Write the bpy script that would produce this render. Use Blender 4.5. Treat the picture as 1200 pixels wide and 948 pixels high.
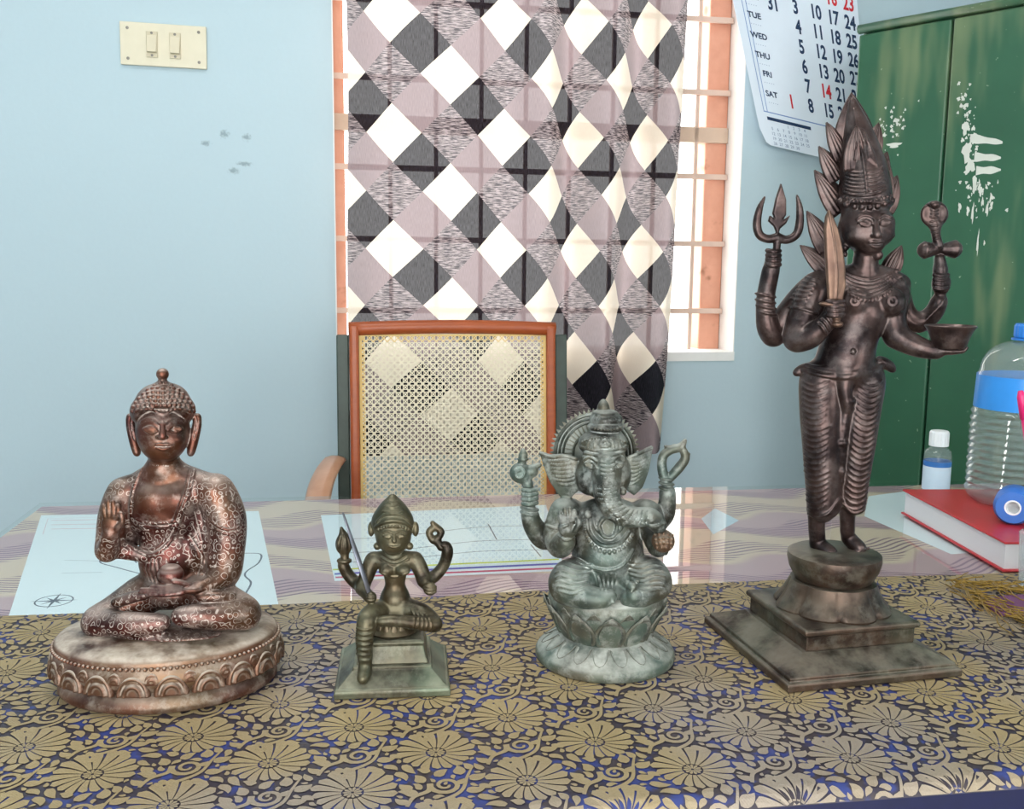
import bpy, bmesh, math, random
import numpy as np
from mathutils import Matrix, Vector

for o in list(bpy.data.objects):
    bpy.data.objects.remove(o)
scene = bpy.context.scene
COL = scene.collection

# ------------------------------------------------------------------ camera
FPX, CX, CY = 1150.0, 600.0, 474.0
PITCH, ROLL = math.radians(8.12), math.radians(0.6)
CAM = np.array([0.0, 0.0, 1.15])
Mcam = Matrix.Rotation(math.pi / 2 - PITCH, 4, 'X') @ Matrix.Rotation(ROLL, 4, 'Z')
cd = bpy.data.cameras.new('camera')
cd.sensor_width = 36.0
cd.lens = FPX / 1200.0 * 36.0
cd.clip_start = 0.02
cam = bpy.data.objects.new('camera', cd)
COL.objects.link(cam)
cam.matrix_world = Matrix.Translation(CAM.tolist()) @ Mcam
scene.camera = cam
MR = np.array(Mcam.to_3x3())

# ------------------------------------------------------------------ light
w = bpy.data.worlds.new('daylight')
scene.world = w
w.use_nodes = True
bg = w.node_tree.nodes['Background']
bg.inputs[0].default_value = (1.0, 0.99, 0.97, 1)
bg.inputs[1].default_value = 5.6
scene.view_settings.view_transform = 'Standard'
scene.view_settings.look = 'None'
scene.view_settings.gamma = 1.0
scene.view_settings.use_curve_mapping = False
scene.view_settings.exposure = 0.0


def area_light(name, loc, target, sx, sy, power, color):
    ld = bpy.data.lights.new(name, 'AREA')
    ld.shape = 'RECTANGLE'
    ld.size, ld.size_y, ld.energy, ld.color = sx, sy, power, color
    o = bpy.data.objects.new(name, ld)
    COL.objects.link(o)
    o.location = loc
    o.rotation_euler = (Vector(target) - Vector(loc)).to_track_quat('-Z', 'Y').to_euler()
    return o


# added fill lights without a visible source: at the rear opening and under the ceiling
area_light('rear_fill_light', (-0.9, -0.98, 1.25), (-0.5, 1.6, 1.0), 1.3, 1.9, 40, (1.0, 0.97, 0.93))
area_light('ceiling_fill_light', (-0.5, 0.9, 2.8), (-0.5, 0.95, 0), 1.2, 0.10, 16, (1.0, 0.98, 0.94))


# ------------------------------------------------------------------ pixel helpers
def ray(x, y):
    return MR @ np.array([(x - CX) / FPX, -(y - CY) / FPX, -1.0])


def atz(x, y, z=0.75):
    d = ray(x, y)
    return CAM + d * (z - CAM[2]) / d[2]


def aty(x, y, Y):
    d = ray(x, y)
    return CAM + d * Y / d[1]


WYAW = math.radians(11.0)
WO = np.array([0.0, 2.55, 0.0])
WU = np.array([math.cos(WYAW), math.sin(WYAW), 0.0])
WN = np.array([math.sin(WYAW), -math.cos(WYAW), 0.0])      # out of the wall, into the room


def wallpt(x, y, d=0.0):
    """pixel -> (u, z) on the plane d metres in front of the wall"""
    r = ray(x, y)
    t = np.dot(WO + WN * d - CAM, WN) / np.dot(r, WN)
    p = CAM + r * t
    return float(np.dot(p - WO, WU)), float(p[2])


def WP(u, z, d=0.0):
    p = WO + WU * u + WN * d
    return (p[0], p[1], z)


WALLM = Matrix(((WU[0], -WN[0], 0, WO[0]), (WU[1], -WN[1], 0, WO[1]), (0, 0, 1, 0), (0, 0, 0, 1)))  # local x=u, y=into wall, z=up

TYAW = math.radians(8.5)
TO = np.array([0.0, 0.680, 0.0])
TU = np.array([math.cos(TYAW), math.sin(TYAW), 0.0])
TV = np.array([-math.sin(TYAW), math.cos(TYAW), 0.0])
TABM = Matrix(((TU[0], TV[0], 0, TO[0]), (TU[1], TV[1], 0, TO[1]), (0, 0, 1, 0), (0, 0, 0, 1)))


def tab(p):
    """world point -> table (u, v)"""
    q = np.array(p) - TO
    return float(q @ TU), float(q @ TV)


def tabpx(x, y, z=0.75):
    return tab(atz(x, y, z))


# ------------------------------------------------------------------ scene-graph helpers
def link(o, parent=None):
    COL.objects.link(o)
    if parent is not None:
        o.parent = parent
    return o


def tag(o, label, cat, group=None):
    o['label'] = label
    o['category'] = cat
    if group:
        o['group'] = group
    return o


def thing(name, label, cat, mat=None, group=None):
    o = bpy.data.objects.new(name, None)
    o.empty_display_size = 0.05
    if mat is not None:
        o.matrix_world = mat
    COL.objects.link(o)
    return tag(o, label, cat, group)


def mesh_obj(name, verts, faces, mat, parent=None, smooth=False, loc=None):
    me = bpy.data.meshes.new(name)
    me.from_pydata([tuple(map(float, v)) for v in verts], [], [tuple(map(int, f)) for f in faces])
    me.update()
    return wrap(name, me, mat, parent, smooth, loc)


def wrap(name, me, mat, parent=None, smooth=False, loc=None):
    if mat is not None:
        me.materials.append(mat)
    if smooth:
        me.polygons.foreach_set('use_smooth', [True] * len(me.polygons))
    o = bpy.data.objects.new(name, me)
    link(o, parent)
    if loc is not None:
        o.location = loc
    return o


def bm_obj(name, bm, mat, parent=None, smooth=False, bevel=0, loc=None):
    bmesh.ops.recalc_face_normals(bm, faces=bm.faces)
    me = bpy.data.meshes.new(name)
    bm.to_mesh(me)
    bm.free()
    o = wrap(name, me, mat, parent, smooth, loc)
    if bevel:
        m = o.modifiers.new('bevel', 'BEVEL')
        m.width, m.segments, m.limit_method = bevel, 2, 'ANGLE'
    return o


def bx(bm, lo, hi, M=None):
    vs = []
    for z in (lo[2], hi[2]):
        for x, y in ((lo[0], lo[1]), (hi[0], lo[1]), (hi[0], hi[1]), (lo[0], hi[1])):
            v = Vector((x, y, z))
            vs.append(bm.verts.new(M @ v if M else v))
    for f in ((0, 3, 2, 1), (4, 5, 6, 7), (0, 1, 5, 4), (1, 2, 6, 5), (2, 3, 7, 6), (3, 0, 4, 7)):
        bm.faces.new([vs[i] for i in f])


def box(name, lo, hi, mat, parent=None, bevel=0, M=None):
    bm = bmesh.new()
    bx(bm, lo, hi, M)
    return bm_obj(name, bm, mat, parent, bevel=bevel)


def tube_bm(bm, pts, rad, seg=8, flat=1.0, up=(0, 0, 1), cap=True):
    """tube along points, radius per point or one, flat scales the second axis"""
    pts = [Vector(p) for p in pts]
    n = len(pts)
    rads = rad if hasattr(rad, '__len__') else [rad] * n
    rings = []
    upv = Vector(up)
    for i, p in enumerate(pts):
        t = (pts[min(i + 1, n - 1)] - pts[max(i - 1, 0)]).normalized()
        a = t.cross(upv)
        if a.length < 1e-4:
            a = t.cross(Vector((1, 0.3, 0)))
        a.normalize()
        b = t.cross(a).normalized()
        rings.append([bm.verts.new(p + a * math.cos(2 * math.pi * k / seg) * rads[i] + b * math.sin(2 * math.pi * k / seg) * rads[i] * flat) for k in range(seg)])
    for i in range(n - 1):
        for k in range(seg):
            bm.faces.new((rings[i][k], rings[i][(k + 1) % seg], rings[i + 1][(k + 1) % seg], rings[i + 1][k]))
    if cap:
        bm.faces.new(rings[0][::-1])
        bm.faces.new(rings[-1])


def tube(name, pts, rad, mat, parent=None, seg=8, flat=1.0, smooth=True, up=(0, 0, 1)):
    bm = bmesh.new()
    tube_bm(bm, pts, rad, seg, flat, up)
    return bm_obj(name, bm, mat, parent, smooth)


def lathe_bm(bm, prof, seg=48, sx=1.0, sy=1.0, lobe=None, M=None):
    rings = []
    for j, (r, z) in enumerate(prof):
        if r < 1e-6:
            v = Vector((0, 0, z))
            rings.append([bm.verts.new(M @ v if M else v)])
            continue
        ring = []
        for k in range(seg):
            a = 2 * math.pi * k / seg
            rr = r * (lobe(a, j / (len(prof) - 1)) if lobe else 1.0)
            v = Vector((rr * math.cos(a) * sx, rr * math.sin(a) * sy, z))
            ring.append(bm.verts.new(M @ v if M else v))
        rings.append(ring)
    for a, b in zip(rings[:-1], rings[1:]):
        if len(a) == 1 and len(b) == 1:
            continue
        for k in range(seg):
            k2 = (k + 1) % seg
            if len(a) == 1:
                bm.faces.new((a[0], b[k2], b[k]))
            elif len(b) == 1:
                bm.faces.new((a[k], a[k2], b[0]))
            else:
                bm.faces.new((a[k], a[k2], b[k2], b[k]))
    for e, r in ((rings[0], True), (rings[-1], False)):
        if len(e) > 1:
            bm.faces.new(e[::-1] if r else e)


def lathe(name, prof, mat, parent=None, seg=48, sx=1.0, sy=1.0, lobe=None, M=None, smooth=True):
    bm = bmesh.new()
    lathe_bm(bm, prof, seg, sx, sy, lobe, M)
    o = bm_obj(name, bm, mat, parent, smooth)
    if smooth:
        m = o.modifiers.new('edges', 'EDGE_SPLIT')
        m.split_angle = math.radians(50)
    return o


def catmull(pts, n=6):
    P = [np.array(p, float) for p in pts]
    out = []
    for i in range(len(P) - 1):
        p0, p1, p2, p3 = P[max(i - 1, 0)], P[i], P[i + 1], P[min(i + 2, len(P) - 1)]
        for k in range(n):
            t = k / n
            out.append(0.5 * ((2 * p1) + (-p0 + p2) * t + (2 * p0 - 5 * p1 + 4 * p2 - p3) * t * t + (-p0 + 3 * p1 - 3 * p2 + p3) * t ** 3))
    out.append(P[-1])
    return np.array(out)


# ------------------------------------------------------------------ materials
class NT:
    def __init__(s, name):
        s.m = bpy.data.materials.new(name)
        s.m.use_nodes = True
        s.t = s.m.node_tree
        s.b = s.t.nodes['Principled BSDF']
        s.out = s.t.nodes['Material Output']

    def n(s, typ, **kw):
        nd = s.t.nodes.new(typ)
        for k, v in kw.items():
            if k.startswith('i_'):
                key = k[2:]
                key = int(key) if key.isdigit() else key.replace('_', ' ')
                s.set(nd.inputs[key], v)
            else:
                setattr(nd, k, v)
        return nd

    def set(s, sock, v):
        if isinstance(v, bpy.types.NodeSocket):
            s.t.links.new(v, sock)
        else:
            sock.default_value = v

    def math(s, op, a, b=0.0, c=0.0, clamp=False):
        nd = s.t.nodes.new('ShaderNodeMath')
        nd.operation, nd.use_clamp = op, clamp
        for i, v in enumerate((a, b, c)):
            s.set(nd.inputs[i], v)
        return nd.outputs[0]

    def mix(s, fac, a, b, typ='MIX'):
        nd = s.t.nodes.new('ShaderNodeMix')
        nd.data_type, nd.blend_type = 'RGBA', typ
        s.set(nd.inputs[0], fac)
        s.set(nd.inputs[6], a if isinstance(a, bpy.types.NodeSocket) else (*a, 1))
        s.set(nd.inputs[7], b if isinstance(b, bpy.types.NodeSocket) else (*b, 1))
        return nd.outputs[2]

    def noise(s, scale, detail=3, rough=0.55, vec=None, dist=0.0):
        nd = s.n('ShaderNodeTexNoise', i_Scale=scale, i_Detail=detail, i_Roughness=rough, i_Distortion=dist)
        s.set(nd.inputs['Vector'], vec if vec is not None else s.obj())
        return nd.outputs['Fac']

    def obj(s):
        if not hasattr(s, '_tc'):
            s._tc = s.t.nodes.new('ShaderNodeTexCoord')
        return s._tc.outputs['Object']

    def uv(s):
        s.obj()
        return s._tc.outputs['UV']

    def ramp(s, fac, a, b):
        nd = s.n('ShaderNodeMapRange', clamp=True)
        nd.interpolation_type = 'SMOOTHSTEP'
        for i, v in enumerate((fac, a, b, 0.0, 1.0)):
            s.set(nd.inputs[i], v)
        return nd.outputs[0]

    def sep(s, vec):
        nd = s.t.nodes.new('ShaderNodeSeparateXYZ')
        s.set(nd.inputs[0], vec)
        return nd.outputs

    def bump(s, height, strength=0.3, dist=0.002):
        nd = s.n('ShaderNodeBump', i_Strength=strength, i_Distance=dist)
        s.set(nd.inputs['Height'], height)
        s.set(s.b.inputs['Normal'], nd.outputs[0])

    def fin(s, color=None, rough=None, metal=None, **kw):
        if color is not None:
            s.set(s.b.inputs['Base Color'], color if isinstance(color, bpy.types.NodeSocket) else (*color, 1))
        if rough is not None:
            s.set(s.b.inputs['Roughness'], rough)
        if metal is not None:
            s.set(s.b.inputs['Metallic'], metal)
        for k, v in kw.items():
            s.set(s.b.inputs[k.replace('_', ' ')], v)
        return s.m


def srgb(r, g, b):
    f = lambda c: ((c / 255 + 0.055) / 1.055) ** 2.4 if c > 10 else c / 255 / 12.92
    return (f(r), f(g), f(b))


def plain(name, col, rough=0.5, metal=0.0, var=0.15, scale=40.0, bump=0.0):
    t = NT(name)
    nz = t.noise(scale)
    lo = tuple(c * (1 - var) for c in col)
    hi = tuple(min(1, c * (1 + var)) for c in col)
    c = t.mix(nz, lo, hi)
    if bump:
        t.bump(nz, bump, 0.001)
    return t.fin(c, rough, metal)


def clear(name, tint=(1, 1, 1), ior=1.45, gloss_rough=0.03, body=0.0, body_col=(0.8, 0.85, 0.88)):
    """thin clear sheet: transparent with Fresnel reflection and a little body colour"""
    t = NT(name)
    tr = t.n('ShaderNodeBsdfTransparent')
    tr.inputs[0].default_value = (*tint, 1)
    gl = t.n('ShaderNodeBsdfGlossy')
    gl.inputs['Roughness'].default_value = gloss_rough
    fr = t.n('ShaderNodeFresnel', i_IOR=ior)
    mx = t.t.nodes.new('ShaderNodeMixShader')
    geo = t.n('ShaderNodeNewGeometry')
    t.set(mx.inputs[0], t.math('MULTIPLY', fr.outputs[0], t.math('SUBTRACT', 1.0, geo.outputs['Backfacing'])))
    t.t.links.new(tr.outputs[0], mx.inputs[1])
    t.t.links.new(gl.outputs[0], mx.inputs[2])
    last = mx
    if body:
        df = t.n('ShaderNodeBsdfDiffuse')
        df.inputs[0].default_value = (*body_col, 1)
        m2 = t.t.nodes.new('ShaderNodeMixShader')
        m2.inputs[0].default_value = body
        t.t.links.new(mx.outputs[0], m2.inputs[1])
        t.t.links.new(df.outputs[0], m2.inputs[2])
        last = m2
    t.t.links.new(last.outputs[0], t.out.inputs[0])
    return t.m


def W(o, root):
    """parent a part that was built in world coordinates"""
    o.parent = root
    o.matrix_parent_inverse = root.matrix_world.inverted()
    return o


def struct(o):
    o['kind'] = 'structure'
    return o


def T3(p):
    return Matrix.Translation(Vector([float(c) for c in p]))


rng = random.Random(7)

# ------------------------------------------------------------------ room shell
def wall_material():
    t = NT('blue_wall_paint')
    n1, n2 = t.noise(1.3, 4), t.noise(90, 3)
    c = t.mix(n1, srgb(176, 197, 206), srgb(188, 208, 216))
    c = t.mix(t.math('MULTIPLY', n2, 0.18), c, srgb(163, 184, 194))
    o = t.obj()
    for (px, py, ru, rz) in ((263, 157, .012, .010), (289, 161, .010, .009), (241, 168, .012, .007), (274, 200, .014, .008), (286, 192, .02, .006), (975, 415, .05, .004)):
        u, z = wallpt(px, py)
        mp = t.n('ShaderNodeMapping', vector_type='POINT', i_Location=(-u / ru, 0, -z / rz), i_Scale=(1 / ru, 0, 1 / rz))
        t.set(mp.inputs[0], o)
        ln = t.n('ShaderNodeVectorMath', operation='LENGTH')
        t.set(ln.inputs[0], mp.outputs[0])
        d = t.math('ADD', ln.outputs['Value'], t.math('MULTIPLY', t.math('SUBTRACT', t.noise(160, 3), 0.5), 2.2))
        c = t.mix(t.math('MULTIPLY', t.ramp(d, 1.2, 0.2), 0.55), c, srgb(92, 108, 118))
    t.bump(n2, 0.12, 0.002)
    return t.fin(c, 0.75)


M_wall = wall_material()
M_white = plain('white_plaster', (0.82, 0.82, 0.80), 0.8, var=0.05)
M_floor = plain('grey_floor', (0.32, 0.30, 0.27), 0.5, var=0.15, scale=6)
M_ceil = plain('ceiling_white', (0.8, 0.8, 0.78), 0.9, var=0.03)

u0 = wallpt(391, 200)[0]
u1 = wallpt(869, 200)[0]
wz0 = wallpt(855, 414)[1]
wz1 = 2.2
UL, UR, H = -1.55, 2.3, 2.9
bm = bmesh.new()
for lo, hi in (((UL - .2, 0, 0), (u0, .22, H)), ((u1, 0, 0), (UR, .22, H)), ((u0, 0, 0), (u1, .22, wz0)), ((u0, 0, wz1), (u1, .22, H))):
    bx(bm, lo, hi)
o = struct(bm_obj('wall_back', bm, M_wall))
o.matrix_world = WALLM
for nm, lo, hi, m in (('wall_left', (UL - .15, -3.6, 0), (UL, 0, H), M_wall), ('wall_right', (UR, -3.6, 0), (UR + .15, 0, H), M_wall),
                      ('floor', (UL, -3.6, -.1), (UR, 0, 0), M_floor), ('ceiling', (UL, -3.6, H), (UR, 0, H + .1), M_ceil)):
    o = struct(box(nm, lo, hi, m))
    o.matrix_world = WALLM

bm = bmesh.new()
for lo, hi in (((UL, -3.75, 0), (-1.25, -3.6, H)), ((-1.25, -3.75, 2.2), (.15, -3.6, H)), ((.15, -3.75, 0), (.75, -3.6, H)), ((.75, -3.75, 0), (1.9, -3.6, .9)), ((.75, -3.75, 2.2), (1.9, -3.6, H)), ((1.9, -3.75, 0), (UR, -3.6, H))):
    bx(bm, lo, hi)
o = struct(bm_obj('wall_front', bm, M_wall))  # unseen wall, added with openings to give the frontal light more contrast
o.matrix_world = WALLM

# window: salmon frame, grille bars, white reveal lining
def window_paint():
    t = NT('salmon_window_paint')
    c = t.mix(t.noise(30, 4), srgb(200, 140, 114), srgb(222, 164, 138))
    c = t.mix(t.ramp(t.noise(14, 3), .62, .75), c, srgb(150, 96, 66))
    return t.fin(c, 0.5)


M_frame = window_paint()
M_bar = plain('beige_bar_paint', srgb(205, 180, 165), 0.5, var=.1)
M_trans = plain('beige_transom_paint', srgb(196, 172, 152), 0.55, var=.1)
FD = .10
jw = .062
bm = bmesh.new()
bx(bm, (u0, FD, wz0), (u0 + .03, FD + .07, wz1))
bx(bm, (u1 - .002 - jw, FD, wz0), (u1 - .002, FD + .07, wz1))
bx(bm, (u0, FD, wz1 - .05), (u1, FD + .07, wz1))
win = struct(bm_obj('window_1', bm, M_frame, bevel=.004))
win.matrix_world = WALLM
for nm, lo, hi in (('window_reveal', (u1 - .003, .0, wz0), (u1, FD, wz1)), ('window_reveal', (u0, 0, wz0), (u0 + .003, FD, wz1)),
                   ('window_sill', (u0, -.004, wz0 - .02), (u1, .22, wz0 + .004))):
    box(nm, lo, hi, M_white, win)
zt0, zt1 = wallpt(830, 168, -FD)[1], wallpt(830, 150, -FD)[1]
box('transom', (u0, FD - .012, zt0), (u1 - .004, FD + .03, zt1), M_trans, win, bevel=.002)
for py in (-60, 25, 110, 208, 286, 364):
    z = wallpt(830, py, -FD)[1]
    box('grille_bar', (u0 + .002, FD - .022, z - .007), (u1 - .006, FD - .012, z + .007), M_bar, win)
ur = wallpt(813, 200, -FD)[0]
k = 0
while ur - k * .118 > u0 + .05:
    uu = ur - k * .118
    box('grille_rod', (uu - .005, FD - .012, wz0 + .004), (uu + .005, FD - .002, wz1 - .05), M_bar, win)
    k += 1

# ------------------------------------------------------------------ curtain
def curtain_material():
    t = NT('checked_curtain_cloth')
    uv = t.sep(t.uv())
    p = t.math('ROUND', t.math('ADD', uv[0], uv[1]))
    q = t.math('ROUND', t.math('SUBTRACT', uv[1], uv[0]))
    po = t.math('ABSOLUTE', t.math('MODULO', p, 2.0))
    qo = t.math('ABSOLUTE', t.math('MODULO', q, 2.0))
    wv = t.n('ShaderNodeMapping', i_Scale=(6, 75, 1))
    t.set(wv.inputs[0], t.uv())
    hatch = t.ramp(t.noise(1.0, 3, .6, wv.outputs[0]), .44, .58)
    wv2 = t.n('ShaderNodeMapping', i_Scale=(110, 9, 1))
    t.set(wv2.inputs[0], t.uv())
    thread = t.noise(1.0, 2, .5, wv2.outputs[0])
    mauve = t.mix(thread, srgb(126, 111, 115), srgb(166, 147, 149))
    hat = t.mix(hatch, srgb(58, 52, 58), srgb(176, 162, 163))
    dark = t.mix(t.ramp(thread, .3, .75), srgb(14, 12, 18), srgb(46, 43, 51))
    cream = t.mix(thread, srgb(232, 218, 200), srgb(246, 234, 216))
    c = t.mix(qo, t.mix(po, cream, dark), t.mix(po, mauve, hat))
    df = t.n('ShaderNodeBsdfDiffuse')
    tl = t.n('ShaderNodeBsdfTranslucent')
    tr = t.n('ShaderNodeBsdfTransparent')
    t.set(df.inputs[0], c)
    t.set(tl.inputs[0], c)
    m1 = t.t.nodes.new('ShaderNodeMixShader')
    m1.inputs[0].default_value = .24
    t.t.links.new(df.outputs[0], m1.inputs[1])
    t.t.links.new(tl.outputs[0], m1.inputs[2])
    m2 = t.t.nodes.new('ShaderNodeMixShader')
    t.set(m2.inputs[0], t.math('MULTIPLY_ADD', thread, .045, .008))
    t.t.links.new(m1.outputs[0], m2.inputs[1])
    t.t.links.new(tr.outputs[0], m2.inputs[2])
    t.t.links.new(m2.outputs[0], t.out.inputs[0])
    return t.m


M_curtain = curtain_material()
CD = .085
ss = np.array([-.85, 0, 1, 2, 3, 4, 5, 6, 7.1])
xs = np.array([407, 459, 529, 591, 643, 683, 724, 760, 799])
us = np.array([wallpt(x, 190, CD)[0] for x in xs])
zb0 = wallpt(458, 155, CD)[1]
bun = (wallpt(467, 19, CD)[1] - wallpt(452, 295, CD)[1]) / 4
nS, nB = 260, 70
sv = np.linspace(ss[0], ss[-1], nS)
dense = catmull(np.c_[ss, us], 12)
uvv = np.interp(sv, dense[:, 0], dense[:, 1])
amp = np.interp(sv, [-1, 1.5, 3, 4, 7.1], [.005, .010, .032, .046, .048])
fold = amp * np.cos(2 * np.pi * (sv - 2.75) / 1.95) + .004 * np.sin(sv * 5.1)
ztop, zbot = 2.35, wallpt(600, 531, CD)[1]
verts, faces, uvs = [], [], []
for j in range(nB):
    z = ztop + (zbot - ztop) * j / (nB - 1)
    tt = max(0, (1.55 - z) / .9)
    for i in range(nS):
        fr = i / (nS - 1)
        u = uvv[i] - tt * (.035 * fr ** 2) + .004 * math.sin(z * 6 + sv[i] * 2)
        d = CD + fold[i] * (1 + .15 * math.sin(z * 3 + sv[i])) + .006 * math.sin(z * 4.3 + sv[i] * 1.7)
        verts.append(WP(u, z, d))
        uvs.append((sv[i], (zb0 - z) / bun))
for j in range(nB - 1):
    for i in range(nS - 1):
        a = j * nS + i
        faces.append((a, a + 1, a + nS + 1, a + nS))
cur = mesh_obj('window_curtain', verts, faces, M_curtain, smooth=True)
ul = cur.data.uv_layers.new(name='cloth')
li = np.empty(len(cur.data.loops), np.int32)
cur.data.loops.foreach_get('vertex_index', li)
ul.data.foreach_set('uv', np.array(uvs, np.float32)[li].ravel())
tag(cur, 'grey, charcoal and cream diamond checked curtain hanging over the barred window', 'curtain')
rod = thing('curtain_rod', 'steel curtain rod above the barred window', 'curtain rod', T3(WP((u0 + u1) / 2, 2.37, CD)))
W(tube('rod', [WP(u0 - .1, 2.37, CD), WP(u1 + .1, 2.37, CD)], .010, plain('rod_steel', (.5, .5, .5), .3, 1.0)), rod)
for uu in (u0 - .06, u1 + .06):
    W(tube('bracket', [WP(uu, 2.37, CD), WP(uu, 2.37, 0)], .006, bpy.data.materials['rod_steel']), rod)

# ------------------------------------------------------------------ switch plate
M_ivory = plain('ivory_plastic', srgb(216, 208, 184), .4, var=.06)
M_switch = plain('switch_plastic', srgb(202, 192, 165), .3, var=.05)
M_screw = plain('screw_steel', (.18, .17, .15), .4, .8)
A = [wallpt(*p) for p in ((141, 25), (243, 33), (242, 82), (142, 76))]
cu, cz = sum(a[0] for a in A) / 4, sum(a[1] for a in A) / 4
pw = (A[1][0] - A[0][0] + A[2][0] - A[3][0]) / 2
ph = (A[0][1] - A[3][1] + A[1][1] - A[2][1]) / 2
sp = thing('switch_plate', 'ivory switch plate with two switches on the blue wall', 'switch', WALLM @ T3((cu, -.001, cz)) @ Matrix.Rotation(math.radians(.8), 4, 'Y'))
box('plate', (-pw / 2, -.009, -ph / 2), (pw / 2, 0, ph / 2), M_ivory, sp, bevel=.0015)
for px in (179, 206):
    x = wallpt(px, 53)[0] - cu
    sw = box('switch', (x - .0125, -.013, -.029), (x + .0125, -.008, .029), M_switch, sp, bevel=.001)
    bm = bmesh.new()
    v = [bm.verts.new(q) for q in ((x - .010, -.0125, -.02), (x + .010, -.0125, -.02), (x + .010, -.0125, .02), (x - .010, -.0125, .02),
                                   (x - .010, -.022, -.018), (x + .010, -.022, -.018), (x + .010, -.0145, .019), (x - .010, -.0145, .019))]
    for f in ((0, 1, 2, 3), (4, 5, 6, 7), (0, 1, 5, 4), (1, 2, 6, 5), (2, 3, 7, 6), (3, 0, 4, 7)):
        bm.faces.new([v[i] for i in f])
    bm_obj('rocker', bm, M_switch, sw)
    for zz in (-.025, .025):
        lathe('screw', [(.003, 0), (.003, .002), (0, .0025)], M_screw, sw, 10, M=T3((x, -.012, zz)) @ Matrix.Rotation(math.pi / 2, 4, 'X'))
for sx in (-1, 1):
    for sz in (-1, 1):
        lathe('screw', [(.0035, 0), (.0035, .002), (0, .003)], M_screw, sp, 10, M=T3((sx * (pw / 2 - .017), -.0085, sz * (ph / 2 - .014))) @ Matrix.Rotation(math.pi / 2, 4, 'X'))

# ------------------------------------------------------------------ wall calendar
M_paper = plain('calendar_paper', srgb(222, 232, 244), .6, var=.02)
M_ink = plain('calendar_blue_ink', srgb(24, 52, 88), .6, var=.05)
M_red = plain('calendar_red_ink', srgb(205, 40, 52), .6, var=.05)
M_faint = plain('calendar_grey_ink', srgb(130, 150, 178), .6, var=.05)
M_border = plain('calendar_border_ink', srgb(120, 150, 200), .6, var=.05)
QPX = {(0, 0): (894, 168), (1, 0): (1022, 199), (0, 1): (845, -66), (1, 1): (1002, -26)}        # page corners: (across, up)
QW = {}
for (ka, kb), (qx, qy) in QPX.items():
    dd = .050 if ka == 0 else .012                       # the left edge of the page lifts off the wall
    uu, zz = wallpt(qx, qy, dd)
    QW[(ka, kb)] = np.array(WP(uu, zz, dd))
PNRM = np.cross(QW[(1, 0)] - QW[(0, 0)], QW[(0, 1)] - QW[(0, 0)])
PNRM = -PNRM / np.linalg.norm(PNRM)
if PNRM[1] > 0:
    PNRM = -PNRM


def bil(Q, a, b):
    return sum(np.array(Q[(p, q)], float) * (a if p else 1 - a) * (b if q else 1 - b) for p in (0, 1) for q in (0, 1))


def page(a, b, off=0.0):
    return bil(QW, a, b) + PNRM * off


def page_ab(px, py):
    a, b = .5, .5
    for _ in range(12):
        f0 = bil(QPX, a, b)
        J = np.c_[(bil(QPX, a + 1e-4, b) - f0) / 1e-4, (bil(QPX, a, b + 1e-4) - f0) / 1e-4]
        da = np.linalg.solve(J, np.array([px, py]) - f0)
        a, b = a + da[0], b + da[1]
    return a, b


cal = thing('wall_calendar', 'tilted paper month calendar with blue and red dates beside the window', 'calendar', T3(page(.5, 0)))
nx, nz = 14, 12
verts, faces = [], []
for off in (0.0, -.0006):
    for jj in range(nz + 1):
        for ii in range(nx + 1):
            a, b = ii / nx, jj / nz
            if ii == 0 and jj == 0:
                a, b = .035, .012
            verts.append(page(a, b, off))
n1 = (nx + 1) * (nz + 1)
for jj in range(nz):
    for ii in range(nx):
        a = jj * (nx + 1) + ii
        faces.append((a, a + 1, a + nx + 2, a + nx + 1))
        faces.append((n1 + a, n1 + a + nx + 1, n1 + a + nx + 2, n1 + a + 1))
ring = [q for q in range(nx + 1)] + [q * (nx + 1) + nx for q in range(1, nz + 1)] + [nz * (nx + 1) + q for q in range(nx - 1, -1, -1)] + [q * (nx + 1) for q in range(nz - 1, 0, -1)]
for a, b in zip(ring, ring[1:] + ring[:1]):
    faces.append((a, n1 + a, n1 + b, b))
W(mesh_obj('sheet', verts, faces, M_paper), cal)


def text_mesh(body, bold=0.0):
    cu_ = bpy.data.curves.new('lettering', 'FONT')
    cu_.body, cu_.size, cu_.align_x, cu_.align_y = body, 1.0, 'CENTER', 'CENTER'
    cu_.offset = bold
    cu_.resolution_u = 3
    ob = bpy.data.objects.new('lettering', cu_)
    me = bpy.data.meshes.new_from_object(ob)
    bpy.data.objects.remove(ob)
    bpy.data.curves.remove(cu_)
    return me


def caltext(body, px, py, size, mat, sx=.52, bold=.03, name='printed_date'):
    """size in picture pixels (line height)"""
    me = text_mesh(body, bold)
    a0_, b0_ = page_ab(px, py)
    for v_ in me.vertices:
        v_.co = Vector(page(a0_ + v_.co.x * size * sx / 132, b0_ + v_.co.y * size / 232, .0006).tolist())
    return W(wrap(name, me, mat), cal)


def rule(a0_, b0_, a1_, b1_, mat, off=.0004):
    return W(mesh_obj('printed_rule', [page(a0_, b0_, off), page(a1_, b0_, off), page(a1_, b1_, off), page(a0_, b1_, off)], [(0, 1, 2, 3)], mat), cal)


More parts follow.
